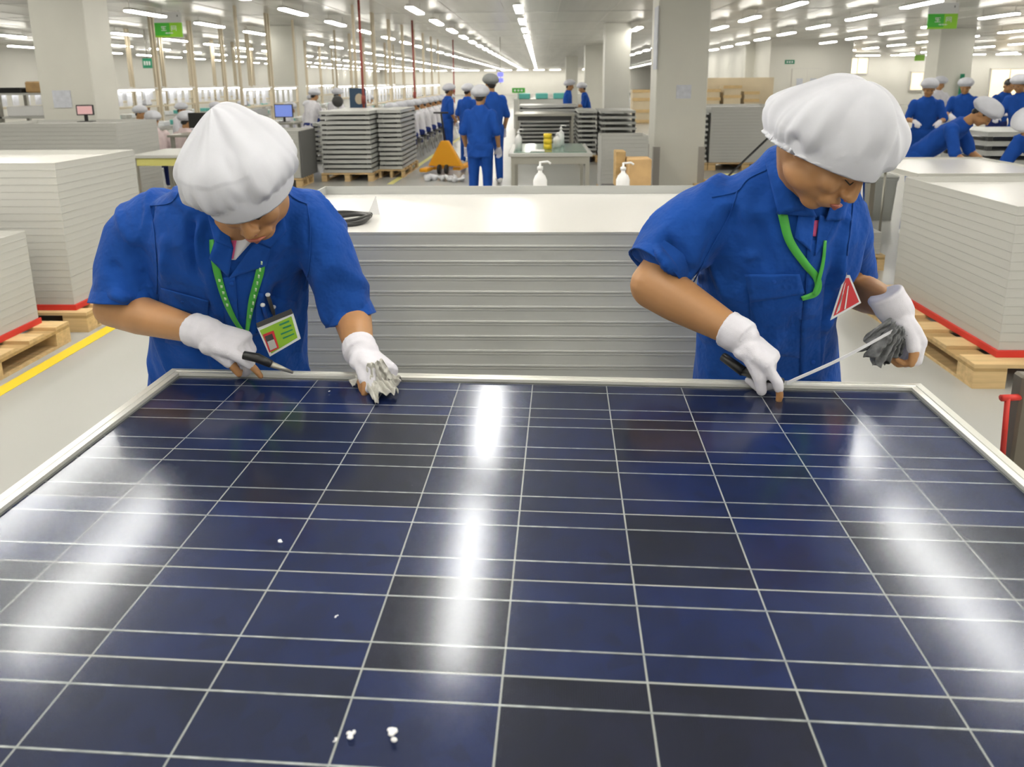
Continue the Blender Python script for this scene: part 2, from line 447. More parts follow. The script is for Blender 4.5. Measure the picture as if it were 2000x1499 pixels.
for xx, Y in far_l:
    g.mi = 0; g.box(xx - LW / 2, Y - LL / 2, CZ - .19, xx + LW / 2, Y + LL / 2, CZ - .15)
    g.mi = 1; g.box(xx - LW / 2 + .01, Y - LL / 2 + .01, CZ - .22, xx + LW / 2 - .01, Y + LL / 2 - .01, CZ - .19)
for x in np.arange(13.8, 33, 2.1): far_w = g; g.mi = 0; g.box(x - .7, 46.7, CZ - .19, x + .7, 46.9, CZ - .15); g.mi = 1; g.box(x - .68, 46.71, CZ - .22, x + .68, 46.89, CZ - .19)  # crosswise lamp row added to brighten the right back wall
for x in np.arange(-19, 11, 2.1): g.mi = 0; g.box(x - .7, 96.2, CZ - .19, x + .7, 96.4, CZ - .15); g.mi = 1; g.box(x - .68, 96.21, CZ - .22, x + .68, 96.39, CZ - .19)  # likewise a row added to lift the brightness of the end wall
tag(g.obj('ceiling_lamp', [M['lamphouse'], M['lampglow']]), 'distant ceiling lamps, some added to brighten the far walls, too many to count', 'lamp', kind='stuff')

# ------------------------------------------------------------------ the solar panel being cleaned
PZ = CAMH - .636; PA = 0.032469
def pan(X, Y, z=0):
    x = X - .063; y = Y + 1.474
    return Vector((x * math.cos(PA) + y * math.sin(PA), -x * math.sin(PA) + y * math.cos(PA), PZ + z))
PM = Matrix.Translation(pan(0, 0)) @ Matrix.Rotation(-PA, 4, 'Z')   # origin: middle of the far edge of the cells
sp = thing('solar_panel', 'large dark blue solar panel with silver frame on the work table in the foreground', 'solar panel', (0, 0, 0))
sp.matrix_world = PM
CW = .1585; W2 = 5 * CW; D = 6 * CW
def glassmat():
    m = bpy.data.materials.new('panel_glass'); m.use_nodes = True; nt = m.node_tree
    nt.nodes.clear(); out = nt.nodes.new('ShaderNodeOutputMaterial'); tr = nt.nodes.new('ShaderNodeBsdfTransparent')
    tr.inputs[0].default_value = (.93, .95, .95, 1)
    gl = nt.nodes.new('ShaderNodeBsdfAnisotropic'); gl.inputs['Roughness'].default_value = .158; gl.inputs['Color'].default_value = (.9, .93, 1, 1)
    fr = nt.nodes.new('ShaderNodeFresnel'); fr.inputs[0].default_value = 1.47
    mx = nt.nodes.new('ShaderNodeMixShader')
    ge = nt.nodes.new('ShaderNodeNewGeometry'); iv = nt.nodes.new('ShaderNodeMath'); iv.operation = 'SUBTRACT'; iv.inputs[0].default_value = 1
    nt.links.new(ge.outputs['Backfacing'], iv.inputs[1]); mu = nt.nodes.new('ShaderNodeMath'); mu.operation = 'MULTIPLY'
    nt.links.new(fr.outputs[0], mu.inputs[0]); nt.links.new(iv.outputs[0], mu.inputs[1])
    nt.links.new(mu.outputs[0], mx.inputs[0]); nt.links.new(tr.outputs[0], mx.inputs[1]); nt.links.new(gl.outputs[0], mx.inputs[2]); nt.links.new(mx.outputs[0], out.inputs[0])
    return m
def cellmat(i, base):
    m = bpy.data.materials.new('silicon_cell'); m.use_nodes = True; nt = m.node_tree; p = nt.nodes['Principled BSDF']
    p.inputs['Roughness'].default_value = .5; p.inputs['Specular IOR Level'].default_value = .15
    tc = nt.nodes.new('ShaderNodeTexCoord')
    vo = nt.nodes.new('ShaderNodeTexVoronoi'); vo.inputs['Scale'].default_value = 42; vo.inputs['Randomness'].default_value = 1
    nt.links.new(tc.outputs['Object'], vo.inputs['Vector'])
    bw = nt.nodes.new('ShaderNodeRGBToBW'); nt.links.new(vo.outputs['Color'], bw.inputs[0])
    no = nt.nodes.new('ShaderNodeTexNoise'); no.noise_dimensions = '4D'; no.inputs['Scale'].default_value = 9; no.inputs['W'].default_value = i * 3.3
    nt.links.new(tc.outputs['Object'], no.inputs['Vector'])
    ma = nt.nodes.new('ShaderNodeMath'); ma.operation = 'MULTIPLY_ADD'; nt.links.new(bw.outputs[0], ma.inputs[0]); ma.inputs[1].default_value = .35; nt.links.new(no.outputs[0], ma.inputs[2])
    mr = nt.nodes.new('ShaderNodeMapRange'); mr.inputs[1].default_value = .35; mr.inputs[2].default_value = .95; nt.links.new(ma.outputs[0], mr.inputs[0])
    mx = nt.nodes.new('ShaderNodeMix'); mx.data_type = 'RGBA'
    mx.inputs['A'].default_value = (*[c * .46 for c in base], 1); mx.inputs['B'].default_value = (*[c * 1.05 for c in base], 1)
    nt.links.new(mr.outputs[0], mx.inputs['Factor'])
    # printed silver finger lines, 2.6 mm apart, running front to back
    sx = nt.nodes.new('ShaderNodeSeparateXYZ'); nt.links.new(tc.outputs['Object'], sx.inputs[0])
    m1 = nt.nodes.new('ShaderNodeMath'); m1.operation = 'MODULO'; nt.links.new(sx.outputs[0], m1.inputs[0]); m1.inputs[1].default_value = .0026
    m2 = nt.nodes.new('ShaderNodeMath'); m2.operation = 'LESS_THAN'; nt.links.new(m1.outputs[0], m2.inputs[0]); m2.inputs[1].default_value = .0005
    m3 = nt.nodes.new('ShaderNodeMath'); m3.operation = 'MULTIPLY'; nt.links.new(m2.outputs[0], m3.inputs[0]); m3.inputs[1].default_value = .12
    mx2 = nt.nodes.new('ShaderNodeMix'); mx2.data_type = 'RGBA'; nt.links.new(m3.outputs[0], mx2.inputs['Factor'])
    nt.links.new(mx.outputs['Result'], mx2.inputs['A']); mx2.inputs['B'].default_value = (.12, .14, .22, 1)
    nt.links.new(mx2.outputs['Result'], p.inputs['Base Color'])
    return m
G().box(-W2 - .005, -D - .005, -.012, W2 + .005, .005, -.0075).obj('backsheet', M['sheetgap'], sp)
cms = [cellmat(i, b) for i, b in enumerate([(.0075, .015, .078), (.009, .019, .092), (.0075, .011, .042), (.007, .018, .100), (.011, .012, .036), (.009, .016, .070)])]
gc = G().box(0, 0, 0, .1562, .1555, .0003)
cme = []
for cm in cms: cme.append(gc.mesh('cell', cm))
rnd = random.Random(3)
for i in range(10):
    for k in range(6):
        o = link('cell', cme[rnd.randrange(6)], sp)
        o.location = (-W2 + i * CW + .00125, -(k + 1) * CW + .0015, -.0073)
M['busbar'] = mat('solder_ribbon', (0.52, 0.52, 0.51), .35, metal=.3, var=(60, .3, (1, .01, .01)))
for k in range(6):
    for f in (.25, .75):
        y = -k * CW - CW * f
        G().box(-W2, y - .0011, -.0070, W2, y + .0011, -.0066).obj('busbar', M['busbar'], sp)
G().box(-W2 - .004, -D - .004, -.0042, W2 + .004, .004, -.0036).obj('glass', glassmat(), sp)
# frame bars: lip, outer wall; mitred
FWx, FW = .029, .024
def bar(p0, p1, q1, q0):
    """p0-p1 inner edge, q0-q1 outer edge, top lip and outer wall as one profile"""
    g = G()
    def rr(p, q):
        p = Vector((*p, 0)); q = Vector((*q, 0)); d = (q - p)
        P = lambda t, z: p + d * t + Vector((0, 0, z))
        return [P(0, .0035), P(.35, .0042), P(.38, .0030), P(.44, .0030), P(.47, .0042), P(1, .0035), P(1, -.046), P(.9, -.046), P(.9, -.004), P(0, -.0035)]
    g.loft([rr(p0, q0), rr(p1, q1)]); return g
IX0, IX1, IY0, IY1 = -W2 + .001, W2 - .001, -D + .001, -.001
OX0, OX1, OY0, OY1 = IX0 - FWx, IX1 + FWx, IY0 - FW, IY1 + FW
for nm, g in (('frame_bar', bar((IX0, IY1), (IX1, IY1), (OX1, OY1), (OX0, OY1))), ('frame_bar', bar((IX1, IY0), (IX0, IY0), (OX0, OY0), (OX1, OY0))),
              ('frame_bar', bar((IX0, IY0), (IX0, IY1), (OX0, OY1), (OX0, OY0))), ('frame_bar', bar((IX1, IY1), (IX1, IY0), (OX1, OY0), (OX1, OY1)))):
    g.obj(nm, M['alu2'], sp)
# work table under the panel
wt = thing('work_table', 'grey metal work table that carries the dark blue solar panel', 'table'); wt.matrix_world = PM
G().box(OX0 - .02, OY0 - .02, -.085, OX1 + .02, OY1 - .005, -.052).obj('tabletop', M['alu'], wt, bevel=.004)
for x in (OX0 + .03, OX1 - .09):
    for y in (OY0 + .03, OY1 - .12):
        G().box(x, y, -PZ + .001, x + .05, y + .05, -.100).obj('leg', M['steel'], wt)
G().box(OX0 + .03, OY1 - .11, -.16, OX1 - .04, OY1 - .08, -.100).obj('apron', M['steel'], wt)
# debris of white film on the glass
def crumb(u, v, s, label, sd):
    d = rdir(u, v); t = (PZ - CAMH) / d.z; c = CO + d * t; r = random.Random(sd); g = G()
    for k in range(5):
        g.ell(c + Vector((r.uniform(-1, 1) * s * .6, r.uniform(-1, 1) * s, s * .25)), (s * .45, s * .6, s * .25), Matrix.Rotation(r.uniform(0, 3), 3, 'Z'), 8, 5)
    tag(solid('plastic_scrap', g, M['white'], s * .12, 1, dec=.4), label, 'scrap')
crumb(768, 1437, .0065, 'largest white scrap lying on the solar panel near the bottom edge', 1)
crumb(684, 1440, .0048, 'second white scrap on the solar panel, left of the largest one', 2)
crumb(655, 1446, .0022, 'tiny grey-white scrap beside a cell joint left of two larger scraps', 6)
crumb(547, 1060, .0040, 'small flake on the panel in the left middle, on a cell joint line', 3)
crumb(657, 1205, .0022, 'tiny white speck alone in the middle of a cell', 4)
crumb(643, 765, .0022, 'tiny white speck near the far edge, left of the wiping hand', 5)

# ------------------------------------------------------------------ pallets
def plt_proto():
    t = thing('pallet', '', 'pallet'); L, Wd = 1.0, 1.0
    for k in range(6):
        G().box(0, k * .181, .122, 1, k * .181 + .095, .144).obj('deck_board', M['wood'], t)
    for k in range(3):
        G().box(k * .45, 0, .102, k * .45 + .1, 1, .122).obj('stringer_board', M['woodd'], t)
        for j in range(3): G().box(k * .45, j * .45, .018, k * .45 + .1, j * .45 + .1, .102).obj('block', M['wood'], t)
        G().box(k * .45, 0, 0, k * .45 + .1, 1, .018).obj('bottom_board', M['wood'], t)
    return t
PLP = plt_proto(); pl_used = [False]
def pallet(x0, y0, x1, y1, label):
    o = PLP if not pl_used[0] else copy_tree(PLP); pl_used[0] = True
    o.location = (x0, y0, 0); o.scale = (x1 - x0, y1 - y0, 1); o['label'] = label; return o
# ------------------------------------------------------------------ stacked panels
def framed_mesh(wx, wy, h, mt=None, top=False):
    g = G(); gv = .0012 if mt is None else .0006; prof = [(0, 0), (0, .10), (gv, .16), (gv, .80), (0, .86), (0, 1.0)]
    rings = []
    for o_, z in prof:
        o = o_; zz = z * (h - .0015)
        rings.append([Vector((o, o, zz)), Vector((wx - o, o, zz)), Vector((wx - o, wy - o, zz)), Vector((o, wy - o, zz))])
    if not top:
        g.loft(rings)
    else:
        t = .006; hh = h - .0015
        rings += [[Vector((t, t, hh)), Vector((wx - t, t, hh)), Vector((wx - t, wy - t, hh)), Vector((t, wy - t, hh))], [Vector((t, t, .008)), Vector((wx - t, t, .008)), Vector((wx - t, wy - t, .008)), Vector((t, wy - t, .008))]]
        g.loft(rings)
    return g.mesh('solar_panel', mt or M['alu'])
def stack(x0, y0, x1, y1, z0, n, h, label, group, top_label=None, jit=.0007, mt=None, seed=0, sheet=True):
    r = random.Random(seed); me = framed_mesh(x1 - x0, y1 - y0, h, mt)
    for k in range(n):
        z = z0 + k * h
        if k == n - 1 and top_label:
            t = thing('solar_panel', top_label, 'solar panel', (x0, y0, z))
            link('frame', framed_mesh(x1 - x0, y1 - y0, h, mt, True), t)
            if sheet: G().box(.006, .006, .006, x1 - x0 - .006, y1 - y0 - .006, .012).obj('backsheet', M['sheet'], t)
            return t
        o = link('solar_panel', me); o.location = (x0 + r.uniform(-jit, jit), y0 + r.uniform(-jit, jit), z)
        tag(o, ORD[n - 1 - k] + ' panel from the top ' + label, 'solar panel', group)
# main stack behind the workers
MS = (-.975, 2.225, .700, 3.255)
pallet(-.97, 2.23, .70, 3.25, 'wooden pallet under the tall stack between the two workers')
ms = stack(*MS, .144, 22, .0498, 'of the stack between the two workers', 'panels in the stack between the two workers',
      'topmost upturned panel of the stack between the workers, white back showing', jit=.0008)
# cable coil on the top back sheet
jb = thing('cable_coil', 'coil of black cable lying on the white back of the topmost panel', 'cable')
zc = .144 + 22 * .0498 - .036
c0 = at(676, 414, 2.60); c0.z = zc
g = G()
def loopp(cx, cy, rx, ry, tw, z, n=40, ph=0): return [Vector((cx + rx * math.cos(t + ph), cy + ry * math.sin(t + ph) + .006 * math.sin(3 * t + tw), z + .004 * math.sin(2 * t + tw))) for t in [2 * math.pi * i / n for i in range(n + 1)]]
for k in range(3):
    g.tube(loopp(c0.x + .004 * (k % 2), c0.y + .01 * k - .02, .080 + .004 * k, .095 - .003 * k, k, zc + .008 + .005 * k), .0068, 8)
g.obj('cable', M['black'], jb, True)
G().tube([(c0.x - .07, c0.y - .02, zc + .012), (c0.x - .11, c0.y - .10, zc + .012), (c0.x - .04, c0.y - .13, zc + .016), (c0.x - .1, c0.y - .02, zc + .02)], .013, 8).obj('connector', M['black'], jb, True)
G().tube([(c0.x - .06, c0.y + .02, zc + .014), (c0.x - .14, c0.y + .07, zc + .012), (c0.x - .24, c0.y + .08, zc + .012)], .005, 8).obj('connector', M['black'], jb, True)
for i, (dx, dy, s) in enumerate(((.05, .12, .07), (-.13, .12, .05))):
    b = Vector((c0.x + dx, c0.y + dy, zc + .002)); g = G()
    g.add([b, b + Vector((s * .7, -.01, 0)), b + Vector((s * .45, .012, s)), b + Vector((0, .004, 0)), b + Vector((s * .7, -.006, 0)), b + Vector((s * .45, .016, s))], [(0, 1, 2), (3, 5, 4), (0, 3, 4, 1), (1, 4, 5, 2), (2, 5, 3, 0)])
    tag(g.obj('label_sticker', M['white']), ['white peeled sticker standing up right of the black cable coil', 'smaller white sticker standing up behind the cable coil, left one'][i], 'sticker')
# right stack
def redboard(x0, y0, x1, y1, label):
    tag(G().box(x0, y0, .145, x1, y1, .183).obj('red_board', M['red']), label, 'board')
pallet(2.41, 3.885, 4.2, 5.5, 'near wooden pallet at the right edge with its front blocks showing')
redboard(2.585, 3.99, 4.27, 5.28, 'red base board under the big grey stack at the right edge')
stack(2.60, 4.006, 4.25, 5.26, .184, 16, .0517, 'of the big stack at the right edge', 'panels in the big right stack', 'topmost white-backed panel of the big stack at the right edge', mt=M['whitep'], seed=2)
f = at(1950, 378, 4.35); g = G()
for k in range(7): g.ell((3.05 + .05 * math.cos(k), 4.35 + .07 * math.sin(k * 1.3), .184 + 16 * .0517 - .036 + .012), (.10, .12, .008), Matrix.Rotation(k, 3, 'Z'))
tag(solid('plastic_film', g, M['film'], .006, 2), 'crumpled clear plastic film on top of the big right stack', 'film')
# left stacks
pallet(-4.95, 3.15, -3.17, 4.56, 'wooden pallet at the lower left edge under the lowest grey stack')
redboard(-4.95, 3.2, -3.325, 4.52, 'red base board under the lowest grey stack at the left edge')
stack(-4.99, 3.2, -3.335, 4.509, .184, 12, .0493, 'of the lowest stack at the left edge', 'panels in the lowest left stack', 'topmost white-backed panel of the lowest stack at the left edge', mt=M['whitep'], seed=3)
pallet(-4.9, 4.74, -3.16, 5.85, 'wooden pallet under the tall grey stack at the left, by the yellow line')
redboard(-4.94, 4.79, -3.26, 5.8, 'red base board under the tall grey stack at the left')
stack(-4.93, 4.80, -3.275, 5.79, .184, 20, .0500, 'of the tall left stack nearest the bent worker', 'panels in the tall left stack', 'topmost white-backed panel of the tall left stack', mt=M['whitep'], seed=4)
pallet(-6.75, 8.72, -5.08, 9.72, 'wooden pallet under the rear grey stack by the left pillar')
redboard(-6.76, 8.74, -5.12, 9.73, 'red base board under the rear grey stack by the left pillar')
stack(-6.78, 8.75, -5.14, 9.72, .184, 21, .0502, 'of the rear stack before the left pillar', 'panels in the rear left stack', 'topmost panel of the rear stack in front of the left pillar', mt=M['whitep'], seed=5)
# spaced stacks with dark gaps
def spaced(x0, y0, x1, y1, z0, n, pitch, label, group, pal=None, h=.045, seed=0, jit=.012):
    me = framed_mesh(x1 - x0, y1 - y0, h); r = random.Random(seed)
    gs = G()
    for cx in (.02, x1 - x0 - .08):
        for cy in (.02, y1 - y0 - .08): gs.box(cx, cy, h - .002, cx + .06, cy + .06, pitch)
    sm = gs.mesh('spacer', M['dark'])
    for k in range(n):
        o = link('solar_panel', me); o.location = (x0 + r.uniform(-jit, jit), y0 + r.uniform(-jit, jit), z0 + k * pitch); tag(o, ORD[n - 1 - k] + ' panel from the top ' + label, 'solar panel', group)
        if k < n - 1:
            s = tag(link('spacer', sm, o), kind='stuff')
    if pal: pallet(x0 - .02, y0 - .02, x1 + .02, y1 + .02, pal)
spaced(-3.80, 12.6, -2.93, 14.25, .15, 13, .084, 'of the wide spaced stack left of the aisle', 'panels in the nearer spaced stack left of the aisle', 'wooden pallet under the nearer spaced stack left of the aisle', h=.055)
spaced(-2.90, 13.1, -2.48, 14.7, .15, 13, .084, 'of the narrow spaced stack beside the aisle line', 'panels in the narrow spaced stack beside the aisle line', 'wooden pallet under the narrow spaced stack beside the aisle line', seed=1, h=.055)
spaced(-4.35, 13.9, -3.83, 15.2, .15, 9, .092, 'of the spaced stack behind the dark-sided block', 'panels in the left spaced stack by the dark-sided block', None, seed=2, h=.055)
spaced(-.50, 18.0, .93, 19.2, .15, 11, .092, 'of the spaced stack behind the long steel table', 'panels in the stack behind the tall centre table', 'wooden pallet under the spaced stack behind the centre table', seed=3)
spaced(.80, 15.5, 1.20, 17.0, .15, 10, .098, 'of the slim spaced stack right of the centre table', 'panels in the slim spaced stack right of the centre table', 'wooden pallet under the slim spaced stack', seed=4)
spaced(1.24, 15.0, 1.95, 16.4, .15, 9, .112, 'of the spaced stack left of the wide pillar', 'panels in the spaced stack left of the wide pillar', 'wooden pallet under the spaced stack left of the wide pillar', seed=5, h=.05)
spaced(2.55, 14.0, 3.17, 15.2, .15, 10, .100, 'of the spaced stack right of the wide pillar', 'panels in the spaced stack right of the wide pillar', 'wooden pallet under the spaced stack right of the wide pillar', seed=6)
spaced(5.55, 9.3, 7.2, 10.3, .15, 8, .118, 'of the spaced stack behind the leaning blue worker', 'panels in the stack behind the leaning worker', 'wooden pallet under the stack behind the leaning worker', seed=7, h=.06)
# smooth blocks of panels far away
stack(3.22, 14.0, 4.6, 15.6, .15, 18, .058, 'of the far block right of the wide pillar', 'panels in the far block right of the wide pillar', 'topmost panel of the far block right of the wide pillar', seed=8, mt=M['whitep'])
pallet(3.2, 13.98, 4.62, 15.62, 'wooden pallet under the far block right of the wide pillar')
stack(.88, 10.5, 1.55, 11.12, .15, 14, .055, 'of the low block against the wide pillar', 'panels in the low block against the wide pillar', 'topmost panel of the low block against the wide pillar', seed=9, mt=M['whitep'])
pallet(.87, 10.49, 1.56, 11.13, 'wooden pallet under the low block against the wide pillar')
stack(-4.95, 11.9, -3.96, 12.75, .15, 13, .060, 'of the pale block left of the spaced stack', 'panels in the block left of the spaced stack', 'topmost panel of the block left of the spaced stack', seed=10, mt=M['whitep'])
tag(G().box(-3.955, 11.92, .15, -3.93, 12.73, .92).obj('dark_side_sheet', M['darkface']), 'dark grey right side face of a pale panel block', 'board')  # thin sheet that gives the pale block its dark right side face
pallet(-4.97, 11.88, -3.94, 12.52, 'wooden pallet under the block left of the spaced stack')
stack(2.80, 6.50, 3.06, 7.9, .15, 4, .05, 'of the very low stack behind the right worker', 'panels in the very low stack behind the right worker', 'topmost panel of the very low stack behind the right worker', seed=11, mt=M['whitep'])
pallet(2.45, 6.48, 3.1, 7.9, 'small wooden pallet under the very low stack behind the right worker')
pallet(2.35, 10.2, 3.6, 11.2, 'empty pale pallet on the floor right of the wide pillar')
for i, (u, v, s) in enumerate(((1392, 322, .16), (1432, 322, .26))):
    c = at(u, v, 10.5); tag(G().box(c.x - s / 2, 10.4, .146, c.x + s / 2, 10.7, .146 + s * .8).obj('carton', M['card' if i == 0 else 'yel2'], bevel=.004), ['small brown carton on the empty pallet', 'yellow-brown carton on the empty pallet near the worker shoulder'][i], 'box')
# floor lines
def floor_line(name, p0, p1, wd, mt, label):
    a = Vector(p0); b = Vector(p1); t = (b - a).normalized(); q = Vector((-t.y, t.x, 0)) * wd / 2
    g = G().add([a + q, a - q, b - q, b + q, *[p + Vector((0, 0, .002)) for p in (a + q, a - q, b - q, b + q)]], [(0, 1, 2, 3), (7, 6, 5, 4), (0, 4, 5, 1), (1, 5, 6, 2), (2, 6, 7, 3), (3, 7, 4, 0)])
    tag(g.obj(name, mt), label, 'floor line')
floor_line('floor_line', (-3.06, -2, .0005), (-3.06, 6.5, .0005), .095, M['yellow'], 'bright yellow line on the floor beside the left pallets')
floor_line('floor_line', (-2.54, 12.2, .0005), (-2.34, 34, .0005), .10, M['yel2'], 'thin faded yellow line on the floor along the central aisle')

# ------------------------------------------------------------------ people: shared parts
def hframe(c, f, u):
    """head matrix: local -Y is the face, +Z the crown"""
    f = Vector(f).normalized(); u = Vector(u); u = (u - f * u.dot(f)).normalized(); y = -f; x = y.cross(u)
    m = Matrix.Identity(4)
    for i in range(3): m[i][0] = x[i]; m[i][1] = y[i]; m[i][2] = u[i]; m[i][3] = c[i]
    return m
def head_prims(g, mt, s=1.0, detail=True):
    h = G()
    h.ell((0, .008, .022), (.074, .092, .094)); h.ell((0, -.028, -.03), (.060, .062, .078)); h.ell((0, -.055, -.094), (.026, .026, .020))
    for q in (-1, 1):
        h.ell((q * .034, -.012, -.062), (.030, .046, .034)); h.ell((q * .036, -.060, -.032), (.024, .024, .024)); h.ell((q * .076, .012, -.012), (.010, .018, .030))
        if detail: h.ell((q * .030, -.080, .024), (.026, .012, .009)); h.ell((q * .031, -.077, .001), (.015, .012, .010)); h.ell((q * .013, -.098, -.036), (.009, .009, .008))
    h.chain([(0, -.084, .012), (0, -.098, -.012), (0, -.106, -.034)], [.008, .0095, .012])
    if detail: h.ell((0, -.090, -.060), (.024, .012, .007)); h.ell((0, -.088, -.071), (.019, .011, .008)); h.ell((0, -.078, -.066), (.034, .018, .022))
    h.xf(mt @ Matrix.Scale(s, 4)); g.v_off = len(g.v); g.add(h.v, h.f)
def face_parts(body, mt):
    """eyebrows, lowered lashes, lips, hair edge: each a small mesh on the face"""
    for q in (-1, 1):
        G().tube([mt @ Vector(p) for p in ((q * .012, -.094, .026), (q * .028, -.0935, .031), (q * .048, -.080, .026))], [.0022, .0026, .0012], 6).obj('eyebrow', M['hair'], body, True)
        G().tube([mt @ Vector(p) for p in ((q * .016, -.0885, -.005), (q * .030, -.0905, -.0085), (q * .046, -.080, -.004))], [.0010, .0016, .0009], 6).obj('eyelash', M['hair'], body, True)
        G().tube([mt @ Vector((q * .013, -.1045, -.0415)), mt @ Vector((q * .008, -.106, -.0425))], .0022, 6).obj('nostril', M['lip'], body, True)
    g = G(); g.tube([mt @ Vector(p) for p in ((-.024, -.094, -.064), (-.010, -.1035, -.061), (0, -.104, -.0625), (.010, -.1035, -.061), (.024, -.094, -.064))], [.001, .0042, .004, .0042, .001], 8)
    g.tube([mt @ Vector(p) for p in ((-.021, -.093, -.066), (0, -.1015, -.0705), (.021, -.093, -.066))], [.001, .0055, .001], 8)
    solid('lips', g, M['lip'], .0022, 1, body)
def hand(gs, gg, W, F, N, T, curls, thumb=.35, s=1.0, bare=(), spread=.018, tcurl=.5):
    """palm, four jointed fingers, thumb. gs: skin shapes, gg: glove shapes. F wrist->knuckles, N palm side, T thumb side"""
    F = Vector(F).normalized(); N = Vector(N); N = (N - F * N.dot(F)).normalized(); T2 = F.cross(N)
    T = T2 if T2.dot(Vector(T)) > 0 else -T2; W = Vector(W)
    def palm(g, e):
        g.loft([ring(W - F * .012 * s, T * (.027 * s + e), -N * (.019 * s + e), 16), ring(W + F * .02 * s, T * (.032 * s + e), -N * (.018 * s + e), 16), ring(W + F * .055 * s + T * .003 * s, T * (.041 * s + e), -N * (.016 * s + e), 16), ring(W + F * .085 * s, T * (.041 * s + e), -N * (.014 * s + e), 16), ring(W + F * .095 * s, T * (.034 * s + e), -N * (.008 * s + e), 16)])
        g.ell(W + F * .035 * s + T * .02 * s + N * .010 * s, (.022 * s + e, .022 * s + e, .016 * s + e))
    palm(gs, 0); palm(gg, .0045); gg.ell(W + F * .012 * s, .036 * s)
    fac = [.95, 1.05, .98, .80]
    for i in range(4):
        p = W + F * (.086 - .004 * abs(i - 1.2)) * s + T * (.031 - .0205 * i) * s
        d = (F + T * spread * (1.5 - i) * 3).normalized(); n = (N - d * N.dot(d)).normalized()
        c = curls[i] if hasattr(curls, '__len__') else curls
        L = [.043 * fac[i] * s, .027 * fac[i] * s, .021 * fac[i] * s]; rr = [.0098 * s, .0088 * s, .0080 * s, .0066 * s]
        pts = [p - d * .02 * s, p]; rs = [rr[0], rr[0]]
        for k in range(3):
            a = c * (.75, 1.1, .8)[k]; d2 = d * math.cos(a) + n * math.sin(a); n = (n * math.cos(a) - d * math.sin(a)).normalized(); d = d2
            p = p + d * L[k]; pts.append(p); rs.append(rr[k + 1])
        gs.chain(pts, rs, 10)
        if i in bare: gg.chain([pts[0], pts[1], pts[2], pts[2].lerp(pts[3], .45)], [r + .0025 for r in rs[:4]], 10)
        else: gg.chain(pts, [r + .0025 for r in rs], 10)
    b = W + F * .028 * s + T * .026 * s + N * .006 * s
    d = (T * (1 - thumb) * 1.1 + F * (.5 + thumb * .5) + N * .32 * thumb).normalized(); pts = [b]; rs = [.014 * s]
    n = (F + N - d * (F + N).dot(d)).normalized()
    for k, l in enumerate((.036, .031, .025)):
        p = pts[-1] + d * l * s; pts.append(p); rs.append((.0125, .0105, .0082)[k] * s)
        a = tcurl * (.35, .7, 0)[k]; d2 = d * math.cos(a) + n * math.sin(a); n = n * math.cos(a) - d * math.sin(a); d = d2
    gs.chain(pts, rs, 10)
    if 'thumb' in bare: gg.chain([pts[0], pts[1], pts[1].lerp(pts[2], .75)], [r + .0028 for r in rs[:3]], 10)
    else: gg.chain(pts, [r + .0025 for r in rs], 10)
def cuff(g, W, F, r, L=.035):
    F = Vector(F).normalized(); W = Vector(W); g.tube([W - F * L, W - F * L * .9, W - F * L * .6, W, W + F * .02], [r + .003, r + .0055, r + .004, r + .005, r + .002], 18)
